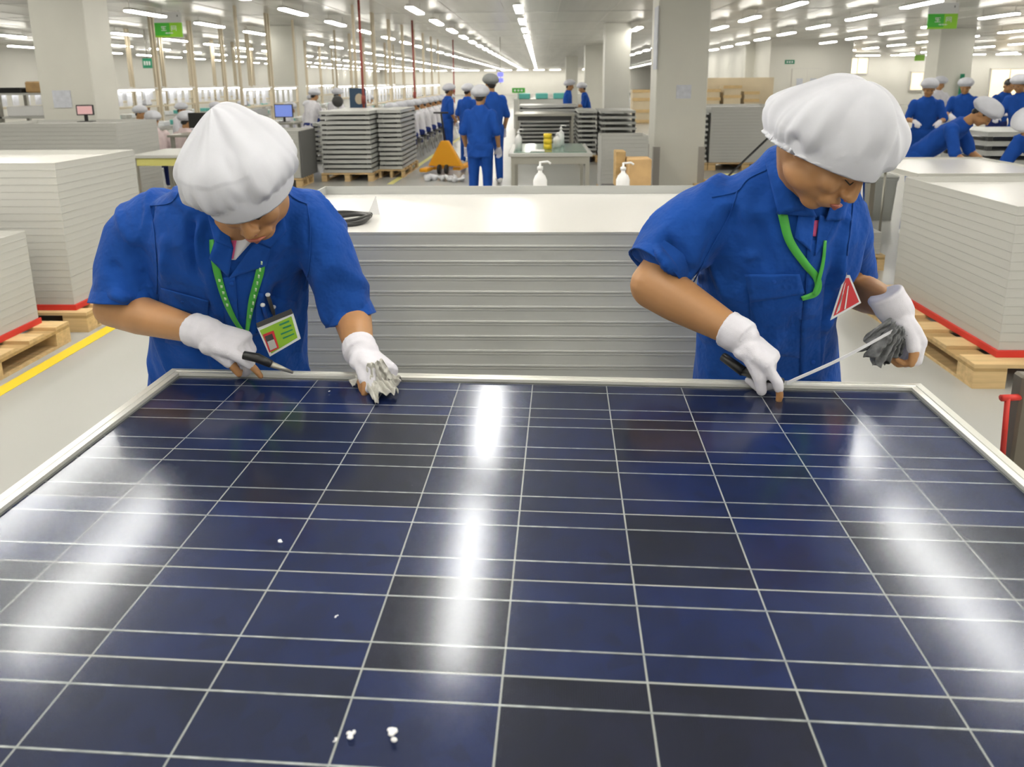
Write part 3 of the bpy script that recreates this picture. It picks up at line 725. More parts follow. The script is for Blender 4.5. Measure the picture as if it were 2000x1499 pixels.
def cap_mesh(mt, rr=(.092, .108), R0=.135, H=.19, tilt=-.30, zc=.028, seed=0, bumps=(), nu=150, nv=60, gath=30, flo=1.0, tr=(0, 0, 0), skew=(0, 0, 0)):
    """soft bouffant cap: elastic rim gathered into pleats, loose crown"""
    rim = Matrix.Translation((0, .008, zc)) @ Matrix.Rotation(tilt, 4, 'X')
    A_ = R0 / rr[0]; ph0 = -math.acos(min(1, 1.0 / A_)); Bz = H - .05; prof = []
    for i in range(nv):
        t = i / (nv - 1)
        if t < .06: prof.append(Vector((1.0 + .04 * math.sin(t / .06 * math.pi), t / .06 * .008, 0)))
        else:
            q = (t - .06) / .94; ph = ph0 + (math.pi / 2 - .01 - ph0) * q
            zz = .008 + (math.sin(ph) - math.sin(ph0)) * (Bz * (.62 if ph < 0 else 1)) + (math.sin(ph0) * 0)
            if ph > 0: zz = .008 - math.sin(ph0) * Bz * .62 + math.sin(ph) * Bz
            prof.append(Vector((max(.01, A_ * math.cos(ph)), zz, 0)))
    rf = random.Random(int(seed * 10)); FL = [(rf.uniform(0, 2 * math.pi), rf.uniform(.07, .16), rf.uniform(.03, .085), rf.uniform(2.0, 4.5), rf.uniform(-.5, .5)) for _ in range(22)]
    V = []; F = []
    for i, p in enumerate(prof):
        t = i / (nv - 1)
        for j in range(nu):
            a = 2 * math.pi * j / nu; ca, sa = math.cos(a), math.sin(a)
            x, y = rr[0] * p.x * ca, rr[1] * p.x * sa * (1 if p.x < 1.2 else .985); z = p.y
            gt = math.exp(-t * 6.5) * (1 - math.exp(-t * 60))
            nz = noise.noise(Vector((ca * 2.2 + seed, sa * 2.2, t * 2.0)))
            fold = noise.noise(Vector((a * 2.6 + seed * 3 if a < math.pi else (2 * math.pi - a) * 2.6 + seed * 3, t * 1.2, 4.1 + seed)))
            ridge = 1 - abs(fold) * 3.2
            k = 1 + gt * .085 * math.sin(gath * a + 4 * nz) + .035 * nz * flo * min(1, t * 4) + .035 * max(0, ridge) * math.exp(-((t - .33) / .24) ** 2) * flo
            for a0, aw, ad, dc, sw in FL:
                da = (a - a0 - sw * t + math.pi) % (2 * math.pi) - math.pi
                if abs(da) < 3 * aw: k -= ad * flo * .55 * math.exp(-(da / aw) ** 2) * math.exp(-t * dc) * min(1, t * 14) * max(0, 1 - t * 1.25)
            k = max(k, 1.0 / p.x if t < .4 else 0)
            v = rim @ Vector((x * k, y * k, z + .03 * nz * flo * t * (1 - t)))
            V.append(v)
        if i:
            for j in range(nu):
                b = (i - 1) * nu + j; c = (i - 1) * nu + (j + 1) % nu; F.append((b, c, c + nu, b + nu))
    V = [Vector(v) + Vector(tr) + Vector(skew) * min(1, max(0, (i // nu) / nv)) for i, v in enumerate(V)]
    for c, d, s in bumps:
        c = Vector(c); d = Vector(d)
        V = [v + d * math.exp(-((v - c).length / s) ** 2) for v in V]
    for v in V:
        e = math.sqrt((v.x / .090) ** 2 + (v.y / .113) ** 2 + (v.z / .120) ** 2)
        if e < 1: v *= 1 / e
    g = G().add([mt @ v for v in V], F); g.f.append(tuple(range((nv - 1) * nu, nv * nu)))
    ins = [Vector(tr) + rim @ Vector((rr[0] * .97 * math.cos(2 * math.pi * j / nu), rr[1] * .97 * math.sin(2 * math.pi * j / nu), .02)) for j in range(nu)]
    b = len(g.v); g.v += [tuple(mt @ v) for v in ins]; g.m = [0] * len(g.f)
    for j in range(nu): g.f.append((j, b + j, b + (j + 1) % nu, (j + 1) % nu))
    g.f.append(tuple(b + j for j in range(nu))); g.m = [0] * len(g.f)
    return g
def hitpt(bv, u, v):
    h = bv.ray_cast(CO, rdir(u, v)); return h[0]
def px_ring(l, r, y, Y, dep, n=32, e=2.3, dY=0):
    a = at(l, y, Y); b = at(r, y, Y + dY); c = (a + b) / 2; h = (b - a) / 2
    nrm = Vector((-h.y, h.x, 0)).normalized(); return ring(c, h, nrm * dep, n, e)
def shirt_fn(cre, amp_n=.004, seed=0):
    def fn(co, no):
        d = np.zeros(len(co))
        for pts, a, wd in cre: d += a * 3.0 * np.exp(-(seg_dist(co, pts) / wd) ** 2)
        n1 = fbm(co, 9, seed, (1, 1, .45)); n2 = fbm(co, 24, seed + 5, (1, 1, .4))
        d += amp_n * n1 + amp_n * .38 * n2 + amp_n * .9 * np.clip(1 - np.abs(fbm(co, 7, seed + 9, (1.3, 1, .5))) * 7, 0, 1)
        return co + no * d[:, None]
    return fn
def creases(specs):
    """[(picture points, depth Y, height, width)] -> 3-D polylines"""
    return [([at(u, v, Y) for u, v in pts], a, wd) for pts, Y, a, wd in specs]
def legs(parent, cx, cy, ztop, mtl, rz=0, cat_=''):
    g = G()
    for q in (-1, 1):
        g.chain([(cx + q * .085, cy, ztop), (cx + q * .095, cy - .01, .48), (cx + q * .10, cy + .02, .09)], [.105, .078, .062], 16)
    g.ell((cx, cy, ztop), (.175, .12, .12))
    solid('trousers', g, mtl, .016, 5, parent)
    for q in (-1, 1):
        g = G(); g.ell((cx + q * .10, cy - .05, .045), (.045, .13, .045)); g.ell((cx + q * .10, cy + .02, .06), (.045, .05, .055)); solid('shoe', g, M['white'], .012, 2, parent)

# ------------------------------------------------------------------ left worker (bent over the far left corner of the panel)
P1 = thing('person', 'person in blue shirt and white cap bent over the left far edge of the panel', 'person')
c1 = at(484, 358, 1.49); f1 = Vector((.10, -.70, -.71)); u1 = Vector((-.10, -.66, .74)); H1 = hframe(c1, f1, u1)
gs = G(); gg = G()
head_prims(gs, H1)
gs.chain([H1 @ Vector((0, .02, -.03)), at(465, 432, 1.60), at(462, 470, 1.66)], [.062, .056, .062])
# upper body skin core under the shirt keeps it one figure
gs.chain([at(330, 430, 1.70), at(462, 455, 1.68), at(590, 435, 1.70)], [.055, .085, .055]); gs.chain([at(462, 455, 1.68), at(455, 600, 1.76)], [.085, .10])
E1 = at(222, 602, 1.66); W1 = at(392, 648, 1.50)
gs.chain([at(290, 425, 1.72), E1], [.058, .046]); gs.chain([E1, E1.lerp(W1, .35), W1], [.046, .045, .028], 18)
hand(gs, gg, W1 + (W1 - E1).normalized() * .01, (.93, -.14, -.26), (-.25, .25, -.95), (.2, -.95, .2), [.28, 1.0, 1.25, 1.35], .9, 1.02, bare=(0, 'thumb'), tcurl=.5, spread=.006)
cuff(gg, W1 + (W1 - E1).normalized() * .004, W1 - E1, .033, .03)
gl1 = G(); E2 = at(684, 600, 1.70); W2_ = at(703, 684, 1.51)
gs.chain([at(602, 428, 1.72), E2], [.058, .047]); gs.chain([E2, E2.lerp(W2_, .4), W2_], [.047, .043, .031], 18)
hand(gs, gl1, W2_, (.62, -.52, -.26), (-.25, -.30, -.92), (.3, -.85, .3), [1.35, 1.4, 1.35, 1.3], .8, 1.0, bare=('thumb', 0), tcurl=.9)
cuff(gl1, W2_, W2_ - E2, .034, .02)
b1 = solid('body', gs, M['skin'], .0042, 4, P1)
face_parts(b1, H1)
solid('glove', gg, M['glove'], .0035, 3, P1, shirt_fn([], .0012, 3)); solid('glove', gl1, M['glove'], .0035, 3, P1, shirt_fn([], .0012, 4))
g = G()
g.loft([px_ring(300, 605, 1010, 1.82, .13), px_ring(304, 600, 800, 1.82, .13), px_ring(305, 598, 735, 1.80, .125), px_ring(303, 596, 650, 1.77, .125), px_ring(303, 594, 585, 1.74, .13), px_ring(298, 600, 520, 1.71, .135), px_ring(285, 608, 460, 1.68, .125), px_ring(280, 614, 425, 1.67, .105), px_ring(295, 600, 395, 1.66, .088), px_ring(335, 572, 372, 1.65, .075), px_ring(385, 545, 352, 1.65, .066)])
def sleeve(g, pts, rad):
    g.tube(pts, rad, 24)
    for p, r in list(zip(pts, rad))[:-1]: g.ell(p, r * .98)
sleeve(g, [at(305, 432, 1.68), at(268, 470, 1.68), at(248, 530, 1.66), at(244, 588, 1.64)], [.080, .076, .073, .071])
sleeve(g, [at(592, 432, 1.68), at(628, 470, 1.68), at(662, 545, 1.67), at(684, 620, 1.65)], [.080, .072, .063, .058])
cr = creases([
    (((388, 430), (392, 500), (398, 580)), 1.56, .007, .010), (((372, 440), (378, 520), (385, 590)), 1.56, -.007, .010),
    (((300, 585), (255, 560), (215, 520)), 1.58, -.010, .014), (((305, 560), (262, 520), (235, 480)), 1.58, .009, .013), (((310, 600), (270, 590), (225, 575)), 1.58, .007, .010),
    (((590, 575), (620, 520), (640, 470)), 1.58, -.010, .014), (((598, 560), (640, 540), (680, 520)), 1.58, .008, .012), (((596, 590), (640, 590), (690, 560)), 1.57, -.006, .010),
    (((345, 600), (380, 660), (400, 730)), 1.64, -.007, .014), (((330, 640), (420, 660), (500, 640)), 1.64, .006, .014), (((540, 560), (545, 640), (540, 730)), 1.64, -.008, .014), (((575, 600), (580, 680), (578, 735)), 1.65, .007, .012),
    (((420, 560), (415, 620), (425, 730)), 1.62, .006, .012), (((330, 470), (320, 520), (312, 580)), 1.58, .006, .012), (((570, 430), (560, 500), (565, 560)), 1.57, -.006, .012), (((290, 400), (300, 440), (305, 500)), 1.6, -.005, .007), (((600, 400), (604, 460), (598, 540)), 1.6, -.006, .007)])
s1 = solid('shirt', g, M['blue'], .007, 7, P1, shirt_fn(cr, .010, 1))
def sleeve_cuff(pc, pd, r, s=1, parent=None):
    pc = Vector(pc); d = Vector(pd).normalized(); g = G(); n = 28
    a = d.cross(Vector((0, 1, .2))).normalized(); b = d.cross(a)
    R_ = [(r * .93, -.045), (r * 1.0, -.02), (r * 1.05, 0), (r * 1.06, .004), (r * 1.02, .004), (r * .97, -.02), (r * .85, -.045)]
    rg = [[pc + d * z + (a * math.cos(2 * math.pi * k / n) + b * math.sin(2 * math.pi * k / n)) * rr * (1 + .03 * math.sin(5 * 2 * math.pi * k / n)) for k in range(n)] for rr, z in R_]
    g.loft(rg, False); return g.obj('sleeve_hem', M['blue'], parent, True)
sleeve_cuff(at(243, 590, 1.64), at(243, 590, 1.64) - at(247, 530, 1.66), .072, 1, P1)
sleeve_cuff(at(686, 622, 1.65), at(686, 622, 1.65) - at(662, 545, 1.67), .059, 1, P1)
bv1 = bvh_of(s1)
# collar, placket, pocket, seams, buttons
def patch(name, c, mt, off=.004, th=.003, nu=10, nv=10, P=None, bv=None, **k): return drape(name, quad(c, nu, nv), bv, mt, P, off, th, **k)
patch('collar_flap', [(398, 392), (440, 432), (456, 486), (418, 470)], M['blue'], .010, .004, P=P1, bv=bv1)
patch('collar_flap', [(548, 378), (560, 452), (530, 485), (496, 470)], M['blue'], .010, .004, P=P1, bv=bv1)
patch('lapel', [(420, 468), (456, 484), (446, 542), (408, 505)], M['blue'], .006, .003, P=P1, bv=bv1)
patch('lapel', [(500, 470), (530, 484), (520, 520), (446, 545)], M['blue'], .006, .003, P=P1, bv=bv1)
drape('undershirt', quad([(430, 446), (512, 450), (460, 508), (450, 508)], 8, 6), bv1, M['innerw'], P1, .002, .002)
drape('undershirt_edge', quad([(448, 470), (462, 470), (456, 506), (450, 506)], 6, 4), bv1, M['inner'], P1, .005, .002)
drape('placket', ribbon([(446, 542), (452, 620), (460, 735)], [26, 28], 20, 5), bv1, M['blue'], P1, .002, .003)
patch('pocket', [(318, 572), (406, 606), (412, 690), (322, 670)], M['blue'], .001, .003, P=P1, bv=bv1)
patch('pocket_flap', [(314, 562), (408, 588), (404, 622), (310, 592)], M['blue'], .006, .003, P=P1, bv=bv1)
for u, v in ((453, 555), (357, 588)):
    h = hitpt(bv1, u, v)
    if h: G().ell(h - rdir(u, v) * .006, (.0055, .0025, .0055)).obj('button', M['blue'], P1, True)
for pts in (((292, 402), (300, 450), (306, 520), (306, 575)), ((600, 398), (606, 450), (603, 520), (594, 570)), ((350, 372), (332, 396), (292, 402)), ((556, 372), (580, 390), (600, 398))):
    drape('seam', ribbon(pts, 2.6, 22, 2), bv1, M['blue'], P1, .0015, .0014)
# lanyard
ly = drape('lanyard', ribbon([(413, 468), (418, 505), (436, 575), (458, 625), (480, 655)], [9, 15, 11, 6], 26), bv1, M['lanyard'], P1, .006, .0015)
drape('lanyard', ribbon([(514, 486), (508, 530), (492, 590), (482, 650)], [11, 17, 14, 7], 26), bv1, M['lanyard'], P1, .006, .0015)
rl = random.Random(5)
for k in range(9):
    t = k / 9; a = Vector((511, 510)).lerp(Vector((486, 628)), t)
    drape('lettering', quad([(a.x - 1.6, a.y), (a.x + 2, a.y + 1), (a.x + 1.4, a.y + 8), (a.x - 2.0, a.y + 7)], 3, 3), bv1, M['lany2'], P1, .0095, .0006)
for k in range(5):
    t = k / 5; a = Vector((428, 545)).lerp(Vector((447, 605)), t)
    drape('lettering', quad([(a.x - 2, a.y), (a.x + 3, a.y + 1), (a.x + 3, a.y + 6), (a.x - 1, a.y + 6)], 3, 3), bv1, M['lany2'], P1, .0095, .0006)
# pens and clips in the breast pocket
patch('pocket', [(500, 570), (580, 590), (578, 660), (500, 650)], M['blue'], .001, .003, P=P1, bv=bv1)
for u0, v0, u1_, v1_, r_, mm in ((523, 576, 534, 612, .0045, 'dark'), (513, 596, 520, 622, .004, 'blue'), (534, 600, 536, 625, .003, 'dark')):
    a = hitpt(bv1, u0, v0) - rdir(u0, v0) * .016; b = hitpt(bv1, u1_, v1_) - rdir(u1_, v1_) * .016
    pn = G().tube([a, b], r_, 10).obj('pen', M[mm], P1, True)
    G().ell(a, (.006, .005, .005)).obj('pen_cap', M['white'], pn, True)
# id card
def flat_at(c4, Y, th, name, mtl, parent, off=0):
    P = [at(u, v, Y - off) for u, v in c4]; n = (P[1] - P[0]).cross(P[3] - P[0]).normalized()
    if n.y > 0: n = -n
    g = G().add(P + [p - n * th for p in P], [(0, 1, 2, 3), (7, 6, 5, 4), (0, 4, 5, 1), (1, 5, 6, 2), (2, 6, 7, 3), (3, 7, 4, 0)]); return g.obj(name, mtl, parent)
YB1 = 1.515
idc = thing('id_card', 'lime green identity card in a clear holder hanging from the left worker', 'id card')
flat_at([(502, 640), (572, 612), (587, 662), (527, 697)], YB1, .002, 'card_holder', M['clear'], idc)
flat_at([(507, 646), (569, 618), (581, 660), (530, 691)], YB1, .0008, 'card', M['card_g'], idc, .0006)
flat_at([(500, 632), (568, 604), (572, 613), (503, 641)], YB1, .002, 'holder_clip', M['dark'], idc, .001)
ph = flat_at([(513, 654), (534, 646), (545, 680), (526, 689)], YB1, .0006, 'photo_frame', M['card_r'], idc, .0014)
flat_at([(517, 658), (531, 652), (536, 666), (522, 672)], YB1, .0004, 'portrait_hair', M['dark'], ph, .0021)
flat_at([(522, 668), (535, 663), (541, 679), (528, 685)], YB1, .0004, 'portrait', M['whitep'], ph, .0024)
for k, (a, b, c_, d_) in enumerate((((545, 634), (564, 626), (565, 629), (546, 637)), ((552, 640), (568, 634), (569, 637), (553, 643)), ((548, 652), (571, 643), (572, 645), (549, 655)), ((552, 660), (574, 651), (575, 653), (553, 663)))):
    flat_at([a, b, c_, d_], YB1, .0004, 'print_line', M['dgreen'], idc, .0014)
# head covering and hair
hair = G(); hair.ell((0, .014, .018), (.077, .088, .080)); hair.ell((0, .06, -.035), (.045, .03, .03)); hair.xf(H1)
hf = solid('hair', hair, M['hair'], .006, 2, P1)
cp = cap_mesh(H1, (.088, .108), .114, .150, -.36, -.010, 2.3, tr=(-.008, 0, -.016), skew=(-.014, 0, 0), bumps=[((0, .06, .12), (-.002, .034, .030), .065), ((-.105, .03, .02), (-.042, .010, -.012), .045), ((.06, .0, .12), (.010, 0, -.012), .06)], flo=2.5)
cpo = cp.obj('cap', M['cap'], P1, True)
legs(P1, at(452, 700, 1.82).x, 1.84, .84, M['navy'])
# scraper in the right hand
sc = thing('scraper', 'black-handled scraper in the gloved hand of the left worker', 'tool')
a = at(476, 694, 1.43); b = at(530, 712, 1.43); c_ = at(572, 728, 1.45)
G().tube([a, a.lerp(b, .5) + Vector((0, 0, .004)), b], [.009, .010, .008], 12).obj('handle', M['black'], sc, True)
G().tube([b, c_], [.007, .003], 8).obj('blade', M['steel'], sc, True)
# rag under the left hand
def rag(name, fans, label, mtl, seed):
    """one folded piece of cloth: pleated fans gathered in the grip"""
    g = G(); r = random.Random(seed)
    for p0, p1, w0, w1, amp, npl, up in fans:
        p0 = Vector(p0); p1 = Vector(p1); up = Vector(up); d = p1 - p0; q = d.cross(up).normalized(); n = q.cross(d.normalized()).normalized()
        NU, NV = 18, 56; top = []; ph = r.uniform(0, 6)
        for i in range(NU):
            t = i / (NU - 1); row = []
            for k in range(NV):
                u = k / (NV - 1) * 2 - 1; w_ = w0 + (w1 - w0) * t ** .8
                a = amp * (.4 + .6 * t) * math.sin(npl * math.pi * u + ph + 1.2 * math.sin(2.2 * t + u * 2))
                e = .10 * d.length * noise.noise(Vector((u * 3, t * 2, seed))) + .12 * d.length * t * math.sin(u * 5 + ph) * (t > .5)
                row.append(p0 + d * t + q * (u * w_) + n * (a + .35 * w_ * (1 - u * u) + 1.1 * amp * noise.noise(Vector((u * 5, t * 6, seed + 2)))) + d.normalized() * e)
            top.append(row)
        th = .0022; V = [p for row in top for p in row]; b = len(V); V += [p - n * th for p in V]; F = []
        for i in range(NU - 1):
            for k in range(NV - 1):
                c = i * NV + k; F += [(c, c + 1, c + NV + 1, c + NV), (b + c, b + c + NV, b + c + NV + 1, b + c + 1)]
        bd = [i * NV for i in range(NU)] + [(NU - 1) * NV + k for k in range(1, NV)] + [i * NV + NV - 1 for i in range(NU - 2, -1, -1)] + [k for k in range(NV - 2, 0, -1)]
        for k in range(len(bd)): c, e = bd[k], bd[(k + 1) % len(bd)]; F.append((c, e, e + b, c + b))
        g.add(V, F)
    return tag(g.obj(name, mtl, None, True), label, 'cloth')
za = PZ + .016
def onp(u, v, z): d = rdir(u, v); t = (z - CAMH) / d.z; return CO + d * t
rag('cleaning_cloth', [(at(732, 706, 1.43), onp(742, 748, PZ + .012), .016, .030, .006, 3, (0, -.5, 1)), (onp(728, 738, PZ + .022), onp(756, 776, PZ + .003), .018, .030, .007, 4, (0, -.3, 1)),
     (onp(742, 735, PZ + .018), onp(776, 752, PZ + .004), .012, .022, .006, 3, (0, -.3, 1)), (onp(712, 738, PZ + .016), onp(690, 744, PZ + .005), .012, .016, .004, 2, (0, -.3, 1))],
    'white crumpled cleaning cloth under the hand of the left worker', M['rag'], 3)

# ------------------------------------------------------------------ right worker
P2 = thing('person', 'person in blue shirt and large white cap at the right far edge, face turned right', 'person')
c2 = at(1618, 288, 1.50); f2 = Vector((.52, -.50, -.69)); u2 = Vector((.52, -.42, .74)); H2m = hframe(c2, f2, u2)
gs = G(); gr = G(); gl = G()
head_prims(gs, H2m)
gs.chain([H2m @ Vector((0, .025, -.03)), at(1572, 355, 1.60), at(1560, 420, 1.68)], [.064, .058, .066])
gs.chain([at(1400, 410, 1.72), at(1535, 450, 1.70), at(1640, 430, 1.72)], [.055, .085, .052]); gs.chain([at(1535, 450, 1.70), at(1510, 600, 1.76)], [.085, .10])
E1 = at(1278, 558, 1.62); W1 = at(1436, 650, 1.48)
gs.chain([at(1385, 425, 1.72), E1], [.062, .056]); gs.chain([E1, E1.lerp(W1, .3), W1], [.056, .053, .032], 20)
F = Vector((.62, -.34, -.46))
hand(gs, gr, W1 + F.normalized() * .004, F, (-.5, .3, -.8), (.6, -.6, .1), [.42, 1.15, 1.3, 1.35], .85, 1.02, bare=(0,), tcurl=.5, spread=.006)
cuff(gr, W1 + F.normalized() * .008, W1 - E1, .036, .03)
E2 = at(1668, 566, 1.80); W2_ = at(1742, 596, 1.62)
gs.chain([at(1640, 435, 1.74), E2], [.055, .048]); gs.chain([E2, E2.lerp(W2_, .4), W2_], [.048, .045, .032], 18)
F2 = Vector((.42, -.12, -.66))
hand(gs, gl, W2_ + F2.normalized() * .006, F2, (-.85, -.05, -.35), (-.2, -.95, .1), [1.0, 1.05, 1.1, 1.1], .7, 1.06, bare=(0, 1, 2, 'thumb'), tcurl=.6)
cuff(gl, W2_ + F2.normalized() * .008, F2, .036, .04)
b2 = solid('body', gs, M['skin'], .0042, 4, P2); face_parts(b2, H2m)
solid('glove', gr, M['glove'], .0035, 3, P2, shirt_fn([], .0012, 5)); solid('glove', gl, M['glove'], .0035, 3, P2, shirt_fn([], .0012, 6))
g = G()
g.loft([px_ring(1350, 1650, 1010, 1.84, .13), px_ring(1356, 1645, 800, 1.83, .13), px_ring(1357, 1642, 745, 1.81, .125), px_ring(1358, 1634, 690, 1.79, .125), px_ring(1360, 1628, 620, 1.76, .13), px_ring(1368, 1640, 560, 1.73, .135), px_ring(1372, 1662, 500, 1.71, .135), px_ring(1368, 1680, 440, 1.69, .12), px_ring(1365, 1678, 405, 1.68, .108), px_ring(1385, 1668, 375, 1.67, .092), px_ring(1430, 1648, 345, 1.66, .078), px_ring(1480, 1625, 315, 1.66, .066), px_ring(1505, 1605, 290, 1.67, .056)])
sleeve(g, [at(1405, 415, 1.68), at(1355, 445, 1.67), at(1312, 485, 1.65), at(1286, 520, 1.63)], [.085, .080, .074, .070])
sleeve(g, [at(1638, 430, 1.72), at(1655, 470, 1.74), at(1664, 510, 1.77), at(1668, 538, 1.79)], [.064, .056, .050, .048])
cr = creases([
    (((1348, 545), (1325, 500), (1300, 462)), 1.58, -.011, .013), (((1330, 545), (1300, 510), (1270, 480)), 1.57, .008, .012), (((1345, 575), (1370, 520), (1400, 470)), 1.58, -.008, .012), (((1365, 560), (1400, 500), (1440, 430)), 1.57, .009, .014),
    (((1430, 420), (1420, 500), (1400, 570)), 1.58, -.008, .014), (((1460, 400), (1450, 470), (1440, 560)), 1.57, .007, .014), (((1375, 590), (1430, 560), (1470, 500)), 1.58, .006, .012), (((1360, 620), (1420, 640), (1450, 700)), 1.63, -.007, .014),
    (((1500, 600), (1510, 660), (1500, 740)), 1.64, .006, .014), (((1555, 580), (1550, 660), (1545, 740)), 1.62, -.007, .012), (((1620, 480), (1625, 560), (1610, 640)), 1.6, -.008, .012), (((1650, 430), (1640, 500), (1635, 560)), 1.6, .007, .012), (((1400, 640), (1395, 690), (1400, 745)), 1.65, .007, .013), (((1480, 440), (1500, 500), (1510, 540)), 1.57, -.005, .012), (((1610, 620), (1612, 690), (1618, 740)), 1.64, .006, .011)])
s2 = solid('shirt', g, M['blue'], .007, 7, P2, shirt_fn(cr, .010, 11)); bv2 = bvh_of(s2)
sleeve_cuff(at(1283, 526, 1.63), at(1283, 526, 1.63) - at(1316, 485, 1.655), .073, 1, P2)
sleeve_cuff(at(1668, 540, 1.79), at(1668, 540, 1.79) - at(1663, 505, 1.77), .050, 1, P2)
# standing collar: a folded band round the neck plus its two points
patch('collar', [(1490, 300), (1532, 278), (1572, 410), (1520, 420)], M['blue'], .016, .006, P=P2, bv=bv2, nu=14)
patch('collar_flap', [(1536, 330), (1560, 350), (1596, 424), (1516, 418)], M['blue'], .013, .004, P=P2, bv=bv2)
patch('collar_flap', [(1632, 372), (1662, 372), (1650, 430), (1612, 432)], M['blue'], .012, .004, P=P2, bv=bv2)
patch('lapel', [(1560, 418), (1592, 422), (1584, 492), (1552, 464)], M['blue'], .007, .003, P=P2, bv=bv2)
patch('lapel', [(1600, 420), (1632, 428), (1612, 470), (1592, 500)], M['blue'], .007, .003, P=P2, bv=bv2)
drape('undershirt', quad([(1578, 432), (1600, 430), (1594, 462), (1588, 462)], 6, 6), bv2, M['inner'], P2, .003, .002)
drape('placket', ribbon([(1594, 470), (1592, 560), (1584, 640), (1583, 742)], [34, 38, 40], 24, 5), bv2, M['blue'], P2, .002, .0035)
patch('pocket', [(1462, 560), (1570, 568), (1562, 700), (1470, 690)], M['blue'], .001, .003, P=P2, bv=bv2)
patch('pocket_flap', [(1454, 536), (1562, 536), (1572, 574), (1466, 592)], M['blue'], .007, .004, P=P2, bv=bv2)
for u, v in ((1588, 708), (1512, 550)):
    h = hitpt(bv2, u, v)
    if h: G().ell(h - rdir(u, v) * .009, (.0055, .0025, .0055)).obj('button', M['bluefar'], P2, True)
for pts in (((1440, 372), (1425, 420), (1392, 480), (1350, 560)), ((1500, 330), (1460, 350), (1438, 374), (1390, 385)), ((1668, 385), (1664, 430), (1655, 500))):
    drape('seam', ribbon(pts, 2.6, 22, 2), bv2, M['blue'], P2, .0015, .0014)
drape('lanyard', ribbon([(1528, 416), (1542, 470), (1572, 515), (1596, 545), (1594, 572), (1566, 584)], [19, 17, 15, 14, 9], 40), bv2, M['lanyard'], P2, .008, .0015)
drape('lanyard', ribbon([(1612, 470), (1608, 510), (1600, 545), (1590, 575)], [6, 7, 8, 8], 22), bv2, M['lanyard'], P2, .012, .0015)
idr = thing('id_card', 'red and white striped identity card hanging at the side of the right worker', 'id card')
YB2 = 1.60
flat_at([(1650, 538), (1660, 538), (1682, 592), (1622, 626)], YB2, .002, 'card_holder', M['clear'], idr)
cdr = flat_at([(1652, 544), (1658, 543), (1678, 590), (1628, 618)], YB2, .0008, 'card', M['card_r'], idr, .001)
for (a, b, c_, d_) in (((1650, 556), (1652, 552), (1640, 606), (1636, 610)), ((1656, 560), (1658, 558), (1652, 603), (1649, 605)), ((1646, 575), (1648, 572), (1636, 611), (1633, 613))):
    flat_at([a, b, c_, d_], YB2, .0005, 'stripe', M['white'], cdr, .0022)
for u0, v0, u1_, v1_ in ((1641, 505, 1638, 535), (1650, 510, 1652, 540), (1643, 520, 1648, 548)):
    G().tube([at(u0, v0, YB2 + .01), at(u1_, v1_, YB2)], .0025, 8).obj('clip', M['steel'], idr, True)
hair = G(); hair.ell((0, .014, .018), (.077, .088, .080)); hair.ell((0, .06, -.035), (.050, .03, .035)); hair.xf(H2m)
solid('hair', hair, M['hair'], .006, 2, P2)
cp = cap_mesh(H2m, (.094, .114), .111, .168, -.40, -.014, 7.7, bumps=[((-.10, .06, .05), (-.006, .004, -.01), .07), ((.08, -.02, .04), (.010, 0, 0), .06)], flo=3.0, gath=26, tr=(.008, -.004, -.014), skew=(.036, -.010, .004))
cp.obj('cap', M['cap'], P2, True)
legs(P2, at(1500, 700, 1.82).x, 1.86, .84, M['navy'])
# tool, white strip, grey cloth
tl = thing('cutter', 'black tool in the fist of the right worker, over the far frame of the panel', 'tool')
a = at(1412, 697, 1.50); b = at(1452, 726, 1.46); c_ = at(1528, 745, 1.43)
G().tube([a, b], [.010, .011], 12).obj('handle', M['black'], tl, True); G().tube([at(1496, 738, 1.42), c_], [.010, .007], 10).obj('head', M['black'], tl, True)
G().tube([b, at(1496, 738, 1.42)], .009, 10).obj('shaft', M['black'], tl, True)
tr_ = at(1536, 749, 1.44); tb = at(1752, 642, 1.56); g = G(); P = cat([tr_, tr_.lerp(tb, .5) + Vector((0, 0, -.006)), tb], 16)
g.loft([[p + Vector((0, -.001, .0035)), p + Vector((0, .001, .0035)), p + Vector((0, .001, -.0035)), p + Vector((0, -.001, -.0035))] for p in P])
tag(g.obj('trim_strip', M['film']), 'thin white strip pulled between the two hands of the right worker', 'strip')
q = lambda u, v, Y=1.57: at(u, v, Y)
rag('dust_cloth', [(q(1758, 645), q(1700, 700), .020, .034, .008, 4, (0, -1, .2)), (q(1755, 640, 1.56), q(1712, 705, 1.55), .018, .026, .008, 3, (.3, -1, .2)), (q(1762, 640), q(1742, 690), .020, .026, .007, 3, (.2, -1, 0)), (q(1748, 632), q(1700, 672), .016, .022, .006, 3, (0, -1, .4))],
    'dark grey mottled cloth bunched in the raised hand of the right worker', M['ragg'], 9)

